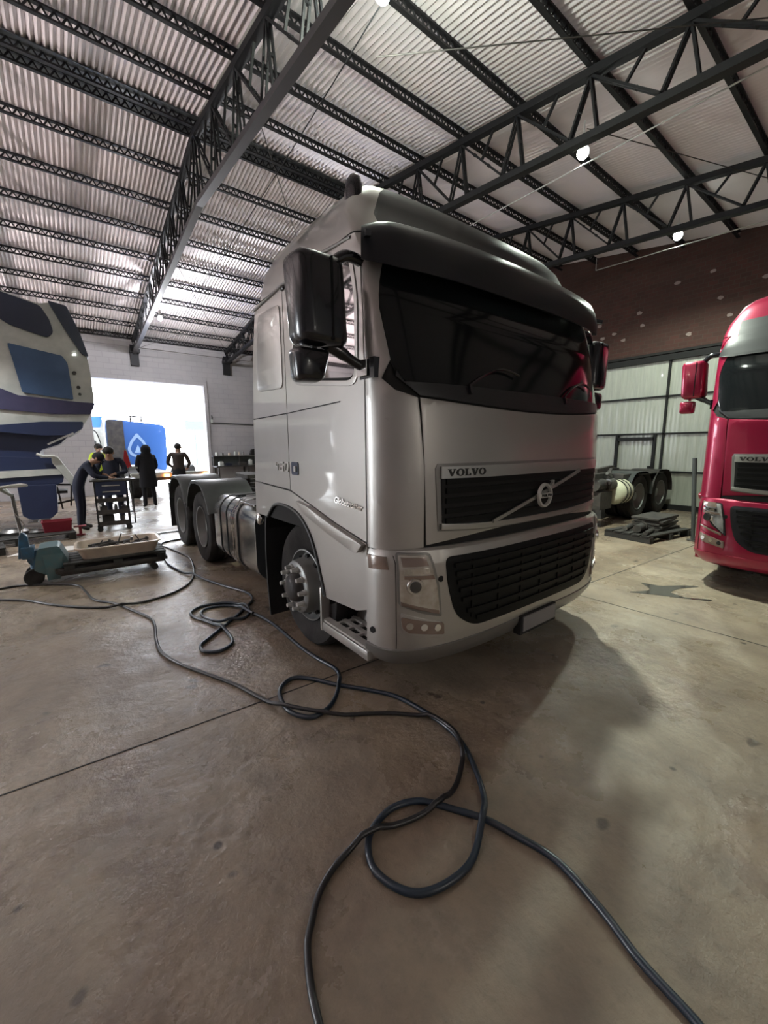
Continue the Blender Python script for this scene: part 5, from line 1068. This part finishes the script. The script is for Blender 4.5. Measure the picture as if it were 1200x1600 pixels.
for x in (-1.74, -1.58, -1.42): mb = MB(); mb.lathe([(.262, -.012), (.272, -.01), (.272, .01), (.262, .012)], (x, -.12, .68), 'x', 32); mb.build('tank_band', GAP, parent=tk, smooth=50)
mb = MB(); mb.cyl((-2.1, -.12, .86), (-1.86, -.12, .86), .11, n=20); mb.cyl((-2.5, -.05, .86), (-2.15, -.05, .86), .12, n=20); mb.box((-2.2, 0, .55), (.5, .35, .35)); mb.bar((-2.6, -.1, 1.15), (-1.4, .1, 1.18), .08); mb.bar((-2.0, -.1, 1.02), (-1.7, .0, 1.15), .06); mb.build('brake_valves', CHASSIS, parent=t, smooth=40)
mb = MB(); mb.cyl((-2.15, -.16, .92), (-1.9, -.16, .92), .06, n=16); mb.bar((-2.3, -.2, 1.10), (-2.1, -.2, 1.02), .05); mb.build('bright_fittings', STEEL, parent=t, smooth=40)
mb = MB(); mb.box((-2.9, .75, .55), (.8, .9, .6)); mb.box((-2.3, .3, .18), (1.3, .06, .1)); mb.build('gearbox', CHASSIS, parent=t, bevel=.02)
for x in (-3.0, -1.2): mb = MB(); mb.box((x, .75, .36), (.18, .9, .72)); mb.build('stand', CHASSIS, parent=t)
slat_pallet((5.62, 1.32, 0), -.16, 1.35, .8, .13, 'dark pallet loaded with black plates in front of the chassis wheels', group='dark pallets on the floor')
for i, (x, y, L, w_, z, a, lb) in enumerate(((5.85, 1.30, .8, .5, .131, -.1, 'lowest black plate stacked on the right hand pallet'), (5.87, 1.31, .78, .48, .176, .02, 'second black plate up in the stack on the right hand pallet'), (5.86, 1.30, .76, .46, .221, -.08, 'third black plate up in the stack on the right hand pallet'), (5.88, 1.30, .78, .46, .266, .04, 'topmost but one black plate in the stack on the right hand pallet'), (5.9, 1.32, .86, .46, .311, -.05, 'topmost black plate in the stack on the right hand pallet'))):
    mb = MB(); mb.box((0, 0, .02), (L, w_, .038)); mb.box((0, -w_/2+.02, .028), (L, .03, .018)); o = tag(mb.build('steel_plate', CHASSIS, bevel=.006, loc=(x, y, z)), lb, 'plate', 'plates stacked on the right pallet'); o.rotation_euler = (0, 0, a)
for i, (x, y, z, r, l, lb, m) in enumerate(((5.22, 1.30, .20, .065, .35, 'fat dark cylinder lying left of the plates on the right pallet', CHASSIS), (5.12, 1.12, .17, .035, .4, 'thin dark rod at the front left of the right pallet', CHASSIS), (5.30, 1.52, .17, .04, .35, 'dark tube at the back left of the right pallet', STEEL))):
    mb = MB(); mb.cyl((-l/2, 0, 0), (l/2, .04, 0), r, n=16); mb.cyl((l/2-.03, .04, 0), (l/2+.02, .04, 0), r*1.25, n=16); tag(mb.build('metal_tube', m, smooth=40, loc=(x, y, z)), lb, 'tube')
t = thing('metal_pole', 'thin dark metal pole standing near the red truck corner', 'pole', (5.76, .67, 0))
mb = MB(); mb.cyl((0, 0, .02), (-.09, .08, 1.42), .030, .034, 14); mb.build('tube', FENDER, parent=t, smooth=40)
mb = MB(); mb.cyl((0, 0, 0), (0, 0, .02), .09, n=20); mb.build('foot', STEEL, parent=t, smooth=40)
# oil puddle on the floor
mb = MB(); mb.prism(roundpoly([(-.35, .25), (-.1, .12), (.0, .16), (.12, .30), (.16, .10), (.42, -.08), (.5, -.2), (.2, -.06), (.0, -.05), (-.05, -.2), (.1, -.42), (.02, -.40), (-.12, -.15), (-.2, .02)], .04), lambda u, v, d: (u, v, d), 0, .003)
tag(mb.build('oil_puddle', mat('oily_water', (.05, .045, .04), .08, 0), loc=(3.0-.45, .05, 0)), 'dark wet oil puddle on the floor in front of the red truck', 'puddle')
